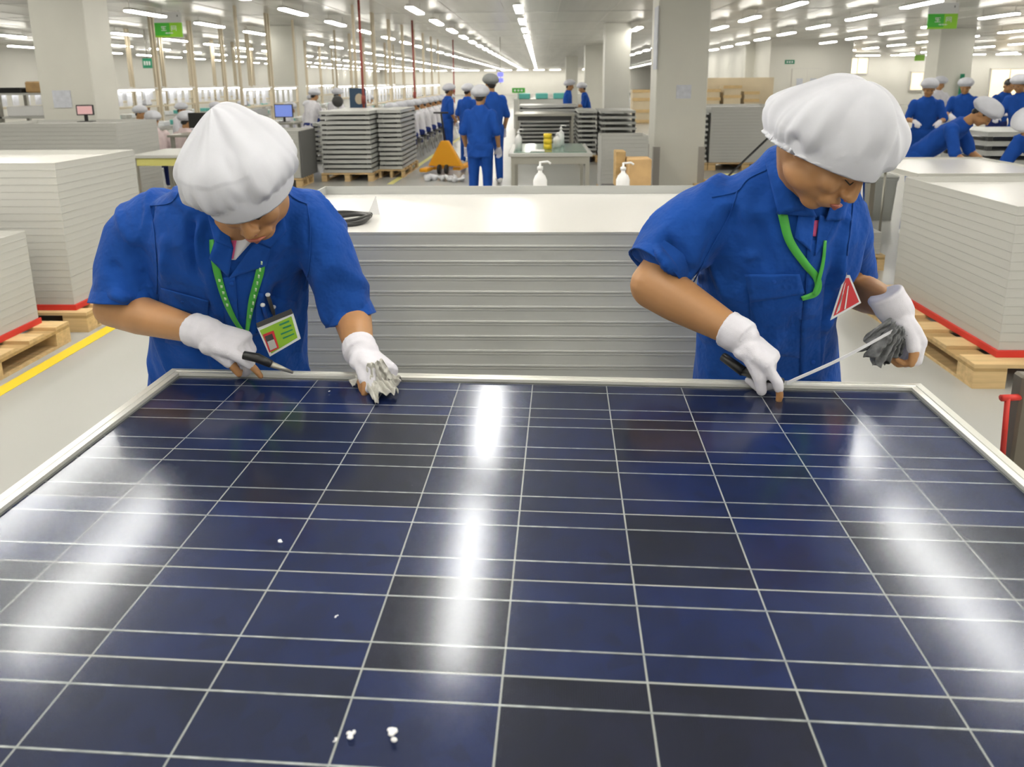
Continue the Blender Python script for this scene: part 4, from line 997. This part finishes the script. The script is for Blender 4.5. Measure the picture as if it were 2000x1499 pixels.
# ------------------------------------------------------------------ people farther back
def far_person(pose, top, capm, pants, long_sleeve=False, female=True, seed=0, capless=False):
    """facing -Y, origin on the floor; poses: stand, work (bent a little), lean (bent far), sit"""
    t = thing('person', '', 'person')
    lean = {'stand': .06, 'work': .22, 'lean': .85, 'sit': .15}[pose]; hz = .50 if pose == 'sit' else .86
    def up(z, y=0, x=0):   # point on the bent trunk, z above the hips
        return Vector((x, y - math.sin(lean) * z, hz + math.cos(lean) * z))
    hd = up(.64, -.03 - .03 * lean); fl = lean * .9 + .15
    Hm = hframe(hd, (0, -math.cos(fl), -math.sin(fl)), (0, -math.sin(fl), math.cos(fl)))
    gs = G(); gpair = {}; head_prims(gs, Hm, .97, False); gs.chain([Hm @ Vector((0, .02, -.04)), up(.46)], [.050, .050]); gs.chain([up(.38), up(.05)], [.08, .09])
    gg = G(); gt = G()
    BD = Vector((0, math.cos(lean), math.sin(lean)))
    gt.loft([ring(up(-.16 if pose != 'sit' else -.06), (.165, 0, 0), BD * .11, 20), ring(up(.06), (.158, 0, 0), BD * .105, 20), ring(up(.25), (.165, 0, 0), BD * .11, 20), ring(up(.37), (.178, 0, 0), BD * .10, 20), ring(up(.45), (.15, 0, 0), BD * .085, 20), ring(up(.50), (.085, 0, 0), BD * .072, 20), ring(up(.53), (.068, 0, 0), BD * .064, 20)])
    for q in (-1, 1):
        sh = up(.42, 0, q * .165)
        if pose == 'stand': el = sh + Vector((q * .07, .02, -.25)); wr = el + Vector((-q * .01, -.12, -.20)); F = (0, -.4, -.9)
        elif pose == 'work': el = sh + Vector((q * .08, -.04, -.24)); wr = el + Vector((-q * .08, -.20, -.02)); F = (-q * .3, -.9, -.2)
        elif pose == 'sit': el = sh + Vector((q * .07, -.05, -.24)); wr = el + Vector((-q * .08, -.21, .04)); F = (-q * .3, -.9, 0)
        else: el = sh + Vector((q * .08, -.08, -.24)); wr = el + Vector((-q * .04, -.18, -.12)); F = (-q * .2, -.8, -.5)
        gs.chain([sh, el, wr], [.048, .040, .027], 12)
        gpair[q] = G(); hand(gs, gpair[q], wr, F, (0, -.1, -1), (-q, 0, .1), [.6] * 4, .5, .95)
        gt.chain([sh, sh.lerp(el, .95 if not long_sleeve else 1)], [.062, .058], 14)
        if long_sleeve: gt.chain([el, wr], [.056, .040], 14)
    solid('body', gs, M['skin'], .011, 2, t)
    for q in (-1, 1): solid('glove', gpair[q], M['glove'], .009, 1, t)
    solid('shirt' if not long_sleeve else 'coat', gt, top, .014, 4, t, shirt_fn([], .010, seed))
    gp = G()
    if pose == 'sit':
        for q in (-1, 1): gp.chain([(q * .09, 0, .50), (q * .10, -.38, .50), (q * .10, -.36, .10)], [.10, .072, .052], 14)
    else:
        for q in (-1, 1): gp.chain([(q * .085, 0, .84), (q * .095, -.01, .46), (q * .10, .02, .09)], [.10, .072, .055], 14)
    gp.ell((0, 0, hz - .01), (.165, .12, .11)); solid('trousers', gp, pants, .018, 3, t)
    for q in (-1, 1):
        g = G(); y0 = -.40 if pose == 'sit' else 0; g.ell((q * .10, y0 - .04, .045), (.042, .12, .045)); g.ell((q * .10, y0 + .03, .055), (.04, .05, .05)); g.obj('shoe', M['white'], t, True)
    h = G(); h.ell((0, .018, .03), (.078, .092, .090)); h.ell((0, .06, -.04), (.055, .035, .035)); h.xf(Hm); h.obj('hair', M['hair'], t, True)
    for q in (-1, 1): G().ell(Hm @ Vector((q * .030, -.086, .0)), (.012, .006, .005)).obj('eye', M['hair'], t, True)
    if not capless: cap_mesh(Hm, (.090, .108), .125, .15, -.32, .010, seed, nu=48, nv=20, gath=12, flo=.6).obj('cap', capm, t, True)
    return t
PR = {}
def person(key, x, y, rz, label, group=None, s=1.0, **k):
    if key not in PR:
        kk = {'bs': ('stand', M['bluefar'], M['cap'], M['bluefar']), 'bsg': ('stand', M['bluefar'], M['capg'], M['bluefar']), 'bw': ('work', M['bluefar'], M['cap'], M['bluefar']), 'bl': ('lean', M['bluefar'], M['cap'], M['bluefar']), 'bn': ('work', M['bluefar'], M['cap'], M['navy'])}
        if key in kk: o = far_person(*kk[key], seed=len(PR), capless=(key == 'bn'))
        elif key == 'ws': o = far_person('sit', M['coat'], M['cap'], M['navy'], True, seed=20)
        elif key == 'wp': o = far_person('sit', M['pink'], M['cap'], M['navy'], True, seed=21)
        elif key == 'ww': o = far_person('work', M['coat'], M['cap'], M['navy'], True, seed=22)
        PR[key] = o
    else: o = copy_tree(PR[key])
    o.location = (x, y, 0); o.rotation_euler = (0, 0, rz); o.scale = (s, s, s)
    o['label'] = label
    if group: o['group'] = group
    elif 'group' in o: del o['group']
    return o
def X(u, Y): return at(u, 250, Y).x
person('bs', X(937, 9.75), 9.75, R(170), 'person in blue seen from behind at the left of the small centre table')
person('bsg', X(962, 12.3), 12.3, R(200), 'taller person in blue with a grey cap behind the one at the centre table', s=1.1)
person('bs', X(912, 15.2), 15.2, R(150), 'person in blue half hidden between two others left of the centre table')
person('bs', X(874, 16.0), 16.0, R(120), 'person in blue standing sideways beyond the orange pallet jack', s=1.0)
person('bs', X(1107, 19.5), 19.5, R(80), 'distant person in blue standing alone beside the slim spaced stack', s=1.04)
person('bw', X(1148, 20.3), 20.3, R(-90), 'distant person whose head shows over the spaced stack left of the wide pillar')
person('bw', X(1803, 11.8), 11.8, R(-20), 'person in blue directly behind the big white cap of the right worker', s=1.03)
person('bl', X(1800, 8.0), 8.0, R(46), 'person in blue leaning over the right table, gloves on the table top', s=1.04)
person('bw', X(1876, 13.6), 13.6, R(-30), 'person in blue and white cap at the round-edged pillar', s=1.03)
person('bn', X(1945, 13.8), 13.8, R(10), 'bare-headed person in blue in front of the bright doorway', s=1.04)
person('bw', X(1992, 12.2), 12.2, R(-60), 'person in blue at the right edge, beside the bare-headed person', s=1.06)
person('bl', X(2075, 6.8), 6.8, R(-60), 'person in blue bending at the right edge, lower one, seen from the side', s=1.0)
person('ww', X(1818, 16.4), 16.4, R(0), 'person in white coat far behind the right worker, between blue workers', s=1.05)
person('bs', X(1694, 9.9), 9.9, R(200), 'person in blue whose legs show under the face of the right worker', s=.92)
# seated row beside the aisle
for k in range(11):
    y = 14.9 + 1.0 * k
    person('ws', -2.88, y, R(-90), ORD[k] + ' seated person in white, from the near end of the long row by the aisle', 'seated workers in the long row')
def stool(x, y, label, group):
    if 'stool' not in PR:
        t = thing('stool', '', 'stool'); G().lathe([(.001, .40), (.16, .40), (.17, .415), (.16, .43), (.001, .43)], n=18).obj('seat', M['black'], t, True)
        for k in range(4):
            a = k * math.pi / 2 + .7; G().tube([(.06 * math.cos(a), .06 * math.sin(a), .40), (.19 * math.cos(a), .19 * math.sin(a), .005)], .011, 8).obj('leg', M['steel'], t, True)
        PR['stool'] = t; o = t
    else: o = copy_tree(PR['stool'])
    o.location = (x, y, 0); tag(o, label, 'stool', group)
for k in range(11): stool(-2.86, 14.9 + k, ORD[k] + ' steel-legged stool from the near end of the long seated row', 'stools of the long row')
# work benches with light bars and cream posts up to the ceiling
def bench_proto():
    t = thing('workbench', '', 'workbench')     # 1.8 m long along Y, .8 deep
    G().box(0, .02, .72, .8, 1.78, .76).obj('tabletop', M['whitep'], t)
    for x in (.03, .73):
        for y in (.05, 1.71): G().box(x, y, 0, x + .04, y + .04, .72).obj('leg', M['lamphouse'], t)
    G().box(.05, .1, .30, .75, 1.7, .33).obj('shelf', M['steel'], t)
    for y in (.02, 1.72): G().box(.38, y, .76, .43, y + .05, CZ - .001).obj('post', M['tanpipe'], t)
    G().box(.36, .07, 1.58, .45, 1.72, 1.62).obj('light_bar', M['lamphouse'], t)
    G().box(.36, .25, 1.55, .45, 1.55, 1.58).obj('light_tube', M['striplight'], t)
    G().box(.37, .07, 1.18, .44, 1.72, 1.22).obj('rail', M['tanpipe'], t)
    for k in range(4):
        y = .2 + k * .38; G().box(.34, y, 1.24, .345, y + .21, 1.52).obj('instruction_sheet', M['paper'], t)
    for k in range(3):
        y = .15 + k * .55; G().box(.50, y, .761, .74, y + .3, .87).obj('parts_tray', (M['teal'], M['whitep'], M['clear'])[k], t, bevel=.01)
    return t
BP = bench_proto(); first = True
for li, (x0, ys, lab) in enumerate(((-4.22, np.arange(15.35, 27, 1.84), 'in the line beside the aisle'), (-6.6, np.arange(15.2, 30, 1.84), 'in the second line left of the aisle'), (-9.2, np.arange(13.2, 31, 1.84), 'in the third line left of the aisle'), (-12.2, np.arange(12.0, 34, 1.84), 'in the line nearest the left wall'))):
    for n_, y in enumerate(ys):
        if x0 == -6.6 and 18.7 < y < 21.4: continue
        o = BP if first else copy_tree(BP); first = False
        o.location = (x0, float(y), 0); tag(o, ORD[n_] + ' bench from the near end ' + lab, 'workbench', 'workbenches ' + lab)
# white-coated workers at the other lines
rr_ = random.Random(11)
for i, (x, y, a) in enumerate(((-5.55, 15.9, 90), (-5.6, 17.4, 90), (-7.25, 16.6, -90), (-7.3, 18.3, -90), (-8.0, 14.3, 90), (-8.05, 16.1, 90), (-8.1, 22.5, 90), (-10.0, 15.4, -90), (-10.1, 18.9, -90), (-11.0, 13.6, 90), (-11.0, 17.2, 90), (-5.6, 22.3, 90), (-5.65, 24.0, 90), (-8.1, 25.6, 90))):
    person('ws', x, y, R(a), 'person in white seated at the benches in the left background', 'white-clad workers at the left benches')
person('wp', -6.05, 11.3, R(200), 'left one of two people in pale pink coats seated by the low desk')
person('wp', -5.50, 11.1, R(160), 'right one of two people in pale pink coats seated by the low desk')
for x, y, l in ((-4.55, 15.6, 'white-capped person standing behind the spaced stacks, left one'), (-4.3, 16.5, 'white-capped person standing behind the spaced stacks, right one')):
    person('ww', x - .35, y, R(150), l, s=.96)
# near left bench, desk, monitors, cartons
def table(name, x0, y0, x1, y1, z, label, cat='table', topm='whitep', legm='steel', apron=None, th=.035, leg=.045):
    t = thing(name, label, cat)
    G().box(x0, y0, z - th, x1, y1, z).obj('tabletop', M[topm], t, bevel=.004)
    for x in (x0 + .03, x1 - .03 - leg):
        for y in (y0 + .03, y1 - .03 - leg): G().box(x, y, 0, x + leg, y + leg, z - th).obj('leg', M[legm], t)
    if apron: G().box(x0 + .03, y0 + .035, z - th - .09, x1 - .03, y0 + .055, z - th).obj('apron', M[apron], t)
    return t
t = table('packing_table', -4.72, 8.2, -3.72, 9.1, .90, 'white-topped table with a yellowish apron left of the bent worker', apron='yel2')
G().box(-4.65, 8.25, .25, -3.80, 9.05, .28).obj('shelf', M['steel'], t)
for i, (x, y, w_) in enumerate(((-4.60, 8.35, .22), (-4.15, 8.35, .26))):
    tag(G().box(x, y, .281, x + w_, y + .3, .281 + w_ * .8).obj('carton', M['card'], bevel=.004), ['left carton on the shelf of the white-topped left table', 'right carton on the shelf of the white-topped left table'][i], 'box')
table('desk', -5.35, 10.35, -4.45, 10.95, .98, 'low grey desk with black things on it behind the white-topped left table', 'desk', 'steel')
def monitor(x, y, z, w_, h_, rz, scr, label):
    t = thing('monitor', label, 'monitor', (x, y, z), rz)
    G().box(-w_ / 2, 0, .08, w_ / 2, .03, .08 + h_).obj('casing', M['black'], t, bevel=.006)
    G().box(-w_ / 2 + .015, -.003, .095, w_ / 2 - .015, 0, .065 + h_).obj('screen', M[scr], t)
    G().box(-.02, .01, .006, .02, .03, .10).obj('stand', M['black'], t); G().box(-.09, -.05, 0, .09, .08, .008).obj('foot', M['black'], t)
monitor(-4.95, 10.65, .98, .42, .22, 0, 'black', 'black monitor on the low grey desk')
monitor(-5.72, 9.1, 1.239, .20, .13, R(15), 'screenr', 'small pinkish screen on top of the rear grey stack by the left pillar')
table('desk', -4.95, 13.05, -4.42, 13.6, 1.0, 'grey stand with a blue screen behind the bent worker cap', 'desk', 'steel')
monitor(-4.66, 13.3, 1.0, .34, .24, 0, 'screen', 'blue-lit screen on the grey stand right of the bent worker cap')
g = thing('swivel_chair', 'black office chair at the low grey desk', 'chair', (-4.6, 10.0, 0))
G().box(-.22, -.2, .42, .22, .22, .48).obj('seat', M['black'], g, bevel=.03); G().box(-.2, -.24, .55, .2, -.18, .95).obj('backrest', M['black'], g, bevel=.03); G().tube([(0, 0, .08), (0, 0, .42)], .03).obj('column', M['steel'], g, True)
for k in range(5):
    a = k * 1.2566; G().tube([(0, 0, .09), (.26 * math.cos(a), .26 * math.sin(a), .035)], .02, 8).obj('leg', M['black'], g, True)
stack(-5.30, 12.4, -4.98, 13.4, .15, 20, .055, 'of the slim block behind the bent worker cap', 'panels in the slim block behind the bent worker', 'topmost panel of the slim block behind the bent worker', seed=31, mt=M['whitep'])
pallet(-5.33, 12.3, -4.97, 13.42, 'wooden pallet under the slim block behind the bent worker')
# shelf unit at the far left
t = thing('shelf_unit', 'grey metal shelf unit at the far left edge beside the left pillar', 'shelf')
for x in (-8.20, -7.30):
    for y in (10.9, 11.5): G().box(x, y, 0, x + .05, y + .05, 1.58).obj('upright', M['steel'], t)
for z in (.4, .85, 1.2, 1.55): G().box(-8.20, 10.9, z, -7.25, 11.55, z + .03).obj('shelf', M['whitep'], t)
tag(G().box(-7.80, 11.0, 1.581, -7.40, 11.4, 1.75).obj('carton', M['card'], bevel=.02), 'brown carton on top of the far left shelf unit', 'box')
tag(G().box(-8.19, 10.95, 1.581, -7.83, 11.4, 1.66).obj('black_case', M['black'], bevel=.01), 'flat black case on top of the far left shelf unit', 'case')
tag(G().box(-8.10, 10.95, 1.231, -7.40, 11.4, 1.38).obj('white_box', M['white'], bevel=.01), 'white box on the upper shelf of the far left unit', 'box')
tag(G().box(-8.05, 10.95, .881, -7.35, 11.4, 1.05).obj('black_crate', M['black'], bevel=.01), 'black crate on the middle shelf of the far left unit', 'crate')
# fan, poster board, red pipes
t = thing('floor_fan', 'round black fan on a stand above the spaced stacks', 'fan', (-4.0, 14.55, 0))
g = G(); g.lathe([(.001, -.03), (.10, -.03), (.115, 0), (.10, .03), (.001, .03)], n=20); g.v = [(v[0], v[2], v[1] + 1.33) for v in g.v]; g.obj('fan_cage', M['dark'], t, True)
G().tube([(0, .02, .02), (0, .02, 1.25)], .015).obj('pole', M['steel'], t, True); G().lathe([(.001, 0), (.15, 0), (.13, .02), (.001, .02)], n=18).obj('base', M['black'], t, True)
t = thing('poster_board', 'dark blue poster board with a round picture above the spaced stacks', 'poster', (-3.93, 15.22, 0))
G().box(0, 0, 1.10, .34, .015, 1.58).obj('board', mat('poster_blue', (.03, .07, .13), .5), t); g = G(); g.lathe([(.001, 0), (.085, 0), (.085, .004), (.001, .004)], n=20); g.v = [(v[0] + .20, -.004 + v[2] * .9, v[1] * 1.3 + 1.36) for v in g.v]; g.obj('picture', M['tanpipe'], t)
G().tube([(.17, .03, 0), (.17, .03, 1.1)], .012).obj('post', M['steel'], t, True)
for i, (x, y, l) in enumerate(((-3.47, 14.5, 'nearest red pipe running from the ceiling behind the spaced stacks'), (-3.28, 19.4, 'middle red pipe from the ceiling above the seated row'), (-3.3, 28.6, 'farthest red pipe from the ceiling above the seated row'))):
    t = thing('red_pipe', l, 'pipe', (x, y, 0)); G().tube([(0, 0, 0), (0, 0, CZ)], .024, 12).obj('pipe', M['redpipe'], t, True); G().tube([(0, 0, 1.28), (0, 0, 1.44)], .042, 12).obj('valve', M['redpipe'], t, True)
# ------------------------------------------------------------------ centre
t = table('glass_table', -.37, 8.62, .62, 9.95, .86, 'small steel table left of the wide pillar carrying a green glass sheet and bottles', topm='whitep', apron='steel', th=.04)
G().box(-.31, 8.70, .861, .56, 9.88, .868).obj('glass_sheet', M['tglass'], t)
def bottle(x, y, z, h, label, spray=True, mt='white', r=.042):
    t = thing('bottle', label, 'bottle', (x, y, z))
    G().lathe([(.001, 0), (r, 0), (r, h * .55), (r * .75, h * .66), (r * .32, h * .74), (r * .32, h * .80), (.001, h * .80)], n=18).obj('bottle_body', M[mt], t, True)
    if spray:
        G().lathe([(.001, h * .80), (r * .42, h * .80), (r * .42, h * .88), (r * .15, h * .90), (r * .15, h), (.001, h)], n=12).obj('pump', M['white'], t, True)
        G().tube([(0, 0, h * .98), (r * 1.1, -.004, h), (r * 1.5, -.006, h * .95)], r * .15, 8).obj('nozzle', M['white'], t, True)
bottle(-.26, 9.0, .869, .25, 'white pump bottle at the left of the green glass table'); bottle(.28, 9.6, .869, .26, 'white bottle at the right of the green glass table, taller one'); bottle(.22, 9.3, .869, .19, 'small white bottle at the right of the green glass table', r=.05)
g = G(); g.lathe([(.05, 0), (.085, 0), (.085, .07), (.05, .07)], n=20); t = thing('tape_roll', 'yellow tape rolls stacked on the green glass table', 'tape', (.10, 9.1, .869))
for k in range(3): 
    o = G().lathe([(.03, k * .065), (.052, k * .065), (.052, k * .065 + .06), (.03, k * .065 + .06)], n=20).obj('roll', M['yellow'], t, True)
tag(G().box(-.12, 8.75, .869, .06, 8.95, .875).obj('paper_sheet', M['white']), 'white paper on the near edge of the green glass table', 'paper')
t = table('tall_table', -.55, 15.9, .76, 17.1, 1.0, 'long steel table behind the green glass table, in front of the centre stack', topm='steel', apron='dark', th=.05)
# low packing table hidden behind the main stack with bottles and cartons on it
t = table('side_table', -.05, 4.35, 1.45, 5.35, .92, 'white table just behind the big centre stack carrying bottles and a carton', topm='whitep')
def ptop(u, z, Y): p = at(u, 300, Y); return p.x
bottle(ptop(1055, 0, 4.7), 4.7, .92, .27, 'white pump bottle standing behind the rim of the centre stack, left one', r=.045)
bottle(ptop(1218, 0, 4.8), 4.8, .92, .25, 'white pump bottle behind the rim of the centre stack beside the brown carton', r=.045)
x = ptop(1241, 0, 5.1); tag(G().box(x - .055, 5.0, .921, x + .10, 5.2, 1.17).obj('carton', M['card'], bevel=.004), 'tall brown carton behind the centre stack, left of the wide pillar', 'box')
tag(G().box(x - .13, 5.15, .921, x - .06, 5.3, 1.21).obj('carton', M['woodd'], bevel=.004), 'thin dark brown carton beside the tall brown one', 'box')
tag(G().box(x - .24, 4.9, .921, x - .14, 5.1, .99).obj('black_case', M['dark'], bevel=.01), 'small dark case behind the centre stack rim', 'case')
for i, (u, w_) in enumerate(((1096, .10), (1122, .07))):
    x = ptop(u, 0, 4.6); g = G(); g.ell((x, 4.6, .945), (w_ / 2, .05, .022)); g.ell((x + .02, 4.58, .955), (w_ / 3, .04, .02)); tag(solid('cloth_wad', g, M['white'], .006, 1), ['larger white cloth wad behind the rim of the centre stack', 'smaller white cloth wad behind the rim of the centre stack'][i], 'cloth')
# pallet jack
t = thing('pallet_jack', 'orange pallet jack standing on the aisle left of the blue worker seen from behind', 'pallet jack', (-1.78, 13.6, 0), R(-12))
G().add([Vector(p) for p in ((-.34, 0, .14), (.34, 0, .14), (.07, 0, .62), (-.07, 0, .62), (-.34, .14, .14), (.34, .14, .14), (.07, .10, .62), (-.07, .10, .62))], [(0, 1, 2, 3), (7, 6, 5, 4), (0, 4, 5, 1), (1, 5, 6, 2), (2, 6, 7, 3), (3, 7, 4, 0)]).obj('body', M['orange'], t, bevel=.015)
for x in (-.28, .12): G().box(x, .10, .06, x + .16, 1.15, .12).obj('fork', M['orange'], t, bevel=.01)
G().box(-.42, -.25, .05, -.26, .10, .12).obj('foot', M['orange'], t, bevel=.02)
for x in (-.09, .05):
    g = G(); g.lathe([(.001, -.02), (.09, -.02), (.09, .02), (.001, .02)], n=18); g.v = [(v[2] + x, v[1] - .05, v[0] + .09) for v in g.v]; g.obj('wheel', M['black'], t, True)
G().tube([(0, .05, .6), (0, -.12, 1.12)], .018).obj('handle_bar', M['black'], t, True); G().tube([(-.14, -.13, 1.14), (.14, -.13, 1.14)], .016).obj('grip', M['black'], t, True)
for i, (u, v, l) in enumerate(((850, 350, 'crumpled clear film on the floor in front of the orange pallet jack, left heap'), (892, 351, 'crumpled white film on the floor near the blue worker seen from behind'))):
    p = at(u, v, 11.5); d = rdir(u, v); tt = (0.03 - CAMH) / d.z; p = CO + d * tt; g = G(); r_ = random.Random(i)
    for k in range(8): g.ell(p + Vector((r_.uniform(-.16, .16), r_.uniform(-.16, .16), .02)), (r_.uniform(.05, .1), r_.uniform(.04, .08), r_.uniform(.025, .06)), Matrix.Rotation(k, 3, 'Y'), 10, 6)
    tag(solid('plastic_film', g, M['film'], .015, 1), l, 'film')
# ------------------------------------------------------------------ right side things
t = table('work_table', 3.08, 5.75, 4.05, 7.0, .93, 'steel table at the right with a panel on it, where a blue worker leans', topm='steel')
tp = thing('solar_panel', 'upturned white-backed panel lying on the right table under the leaning worker gloves', 'solar panel', (2.92, 5.72, .931))
link('frame', framed_mesh(1.16, 1.2, .045, M['alu2'], True), tp); G().box(.006, .006, .006, 1.154, 1.194, .03).obj('backsheet', M['sheet'], tp)
t = thing('trash_bin', 'grey plastic waste bin on the floor left of the big right stack', 'bin', (4.0, 8.85, 0))
g = G(); g.loft([ring((.15, .12, z), (a, 0, 0), (0, b, 0), 24, 6) for z, a, b in ((0, .13, .11), (.48, .155, .13), (.50, .165, .14), (.52, .165, .14))]); g.obj('bin_body', M['bin'], t, True)
g = G(); g.loft([ring((.15, .12, z), (a, 0, 0), (0, b, 0), 24, 6) for z, a, b in ((.521, .168, .142), (.545, .165, .14), (.56, .12, .10))]); g.obj('lid', M['bin'], t, True)
t = thing('barrier_board', 'red and white striped board beside the right worker face, above the big right stack', 'sign', (3.30, 7.2, 0), 0)
G().box(-.02, 0, .80, .18, .02, .94).obj('board', M['white'], t)
for k in range(3): G().box(-.018, -.004, .815 + k * .045, .178, 0, .835 + k * .045).obj('stripe', M['red'], t)
G().tube([(.08, .03, 0), (.08, .03, .8)], .012).obj('post', M['steel'], t, True)
# steel cabinet column with red bracket at the right edge of the foreground
t = thing('machine_column', 'brown-grey steel column at the right edge beside the work table', 'column')
G().box(1.105, 1.60, 0, 1.50, 1.64, 1.03).obj('column_body', M['post'], t, bevel=.006)
tb = thing('bracket', 'red angle bracket at the brown-grey column on the right edge', 'bracket')
p0 = at(1968, 778, 1.60); p1 = at(1958, 892, 1.60)
G().tube([p0, p1], .006, 8).obj('upright', M['red'], tb, True); G().tube([p0 + Vector((-.014, 0, 0)), p0 + Vector((.045, .012, -.002))], .008, 8).obj('arm', M['red'], tb, True)
# dark tube leaning behind the right worker shoulder
t = thing('hand_pump', 'thin black pole with a grip leaning behind the shoulder of the right worker', 'tool')
a = at(1462, 306, 8.2); b = at(1508, 262, 8.0); G().tube([Vector((a.x - .9, a.y - .2, .013)), b], .012, 8).obj('pole', M['black'], t, True); G().tube([b + Vector((.02, 0, -.07)), b + Vector((.06, 0, .10))], .035, 8).obj('grip', M['white'], t, True); G().tube([b + Vector((.0, 0, .06)), b + Vector((.10, 0, .11))], .018, 8).obj('head', M['black'], t, True)
# wooden crates beyond the stacks
for i, (x0, x1, y, z1) in enumerate(((6.3, 7.0, 29, 1.35), (7.1, 7.8, 29, 1.48), (7.9, 8.5, 29.05, 1.25), (3.6, 4.4, 29, 1.35))):
    t = thing('crate', ['leftmost tan crate in the far row right of the wide pillar', 'tallest tan crate in the far row right of the wide pillar', 'rightmost tan crate in the far row right of the wide pillar', 'tan crate seen between the two middle pillars'][i], 'crate', (x0, y, 0))
    G().box(.03, .03, 0, x1 - x0 - .03, .8, z1 - .03).obj('crate_body', M['walltan'], t)
    for z in (.05, z1 * .33, z1 * .66, z1 - .14): G().box(0, 0, z, x1 - x0, .03, z + .12).obj('slat', M['wood'], t)
tag(G().box(5.9, 30.0, 0, 9.3, 30.1, 1.75).obj('partition', M['walltan']), 'tan partition behind the far row of crates', 'partition')
# machine with teal covers in the far aisle
t = thing('machine', 'white machine with teal covers far down the central aisle', 'machine', (-.95, 27, 0))
G().box(0, 0, 0, 2.0, 1.2, 1.05).obj('machine_body', M['whitep'], t, bevel=.02)
for k in range(3): G().box(.15 + k * .65, -.02, 1.05, .6 + k * .65, .6, 1.25).obj('cover', M['teal'], t, bevel=.02)
# signs
def hang_sign(x, y, label):
    t = thing('hanging_sign', label, 'sign', (x, y, 0)); w_ = .60
    G().box(0, 0, 2.98, w_, .02, 3.2).obj('upper_board', M['white'], t)
    lo = G().box(0, 0, 2.68, w_, .02, 2.98).obj('lower_board', M['green'], t)
    G().box(w_ * .55, -.003, 2.68, w_, 0, 2.98).obj('lime_area', M['lime'], t); G().box(0, -.0035, 2.68, w_, 0, 2.715).obj('lime_edge', M['lime'], t)
    def strokes(cx, cz, s, L):
        g = G()
        for (a, b, c, d) in L:
            g.box(cx + min(a, c) * s - .006, -.008, cz + min(b, d) * s - .006, cx + max(a, c) * s + .006, -.004, cz + max(b, d) * s + .006)
        tag(g.obj('lettering', M['white'], lo), kind='stuff')
    strokes(.20, 2.86, .05, [(-1, .8, 1, .8), (-.7, 0, .7, 0), (-1, -.8, 1, -.8), (0, -.8, 0, .8), (-.8, .8, -.8, .3)])
    strokes(.42, 2.86, .05, [(-1, 1, 1, 1), (-1, 1, -1, -.9), (1, 1, 1, -.9), (-.5, .4, .5, .4), (-.5, -.3, .5, -.3), (-.5, -.3, -.5, .4), (.5, -.3, .5, .4)])
    strokes(.31, 2.765, .02, [(-4, 0, -3, 0), (-2.4, -.5, -2.4, .5), (-1.6, 0, -.6, 0), (.2, -.5, .2, .5), (1, 0, 2, 0), (2.8, -.5, 2.8, .5), (3.6, 0, 4.2, 0)])
    for dx in (.05, w_ - .05): G().tube([(dx, .01, 3.2), (dx, .01, CZ)], .004, 6).obj('hanger', M['steel'], t)
    G().box(w_ * .85, -.003, 3.10, w_ * .88, 0, 3.14).obj('mark', M['dark'], t)
hang_sign(-8.28, 16.0, 'green and white sign hanging from the ceiling at the upper left')
hang_sign(8.02, 16.0, 'green and white sign hanging from the ceiling at the upper right')
def small_sign(x, y, z, w_, h_, mtl, label, marks=True, post=False, ceil=False):
    t = thing('exit_sign', label, 'sign', (x, y, 0)); b = G().box(0, 0, z, w_, .04, z + h_).obj('sign_board', M[mtl], t)
    if marks:
        for k in range(3): G().box(w_ * (.15 + .26 * k), -.006, z + h_ * .3, w_ * (.30 + .26 * k), -.001, z + h_ * .7).obj('mark', M['white'], b)
    if post: G().tube([(w_ / 2, .05, 0), (w_ / 2, .05, z)], .015).obj('post', M['steel'], t, True)
    if ceil: G().tube([(w_ / 2, .02, z + h_), (w_ / 2, .02, CZ)], .01).obj('hanger', M['steel'], t, True)
small_sign(-.98, 26.4, 1.28, .46, .17, 'green', 'small green sign far down the central aisle', post=True)
small_sign(10.0, 30.955, 2.28, .38, .16, 'dgreen', 'dark green exit sign above the far office door')
small_sign(-11.6, 21.5, 2.15, .28, .28, 'dgreen', 'small dark green sign hanging in front of the left wall', ceil=True)
small_sign(19.6, 40, 2.55, .5, .3, 'lime', 'small lime sign far away below the right hanging sign', False, ceil=True)
small_sign(13.6, 24.65, 1.0, .12, .8, 'dgreen', 'tall narrow dark green sign beside the upper right pillar', False, post=True)
t = thing('beacon', 'blue lit display hanging at the end of the lamp rows', 'light', (-1.52, 27, 0))
for z in (1.66, 1.86): G().box(0, 0, z, .2, .05, z + .14).obj('blue_light', M['bluelamp'], t, bevel=.02)
G().tube([(.1, .03, 1.6), (.1, .03, CZ)], .012).obj('hanger', M['steel'], t, True)
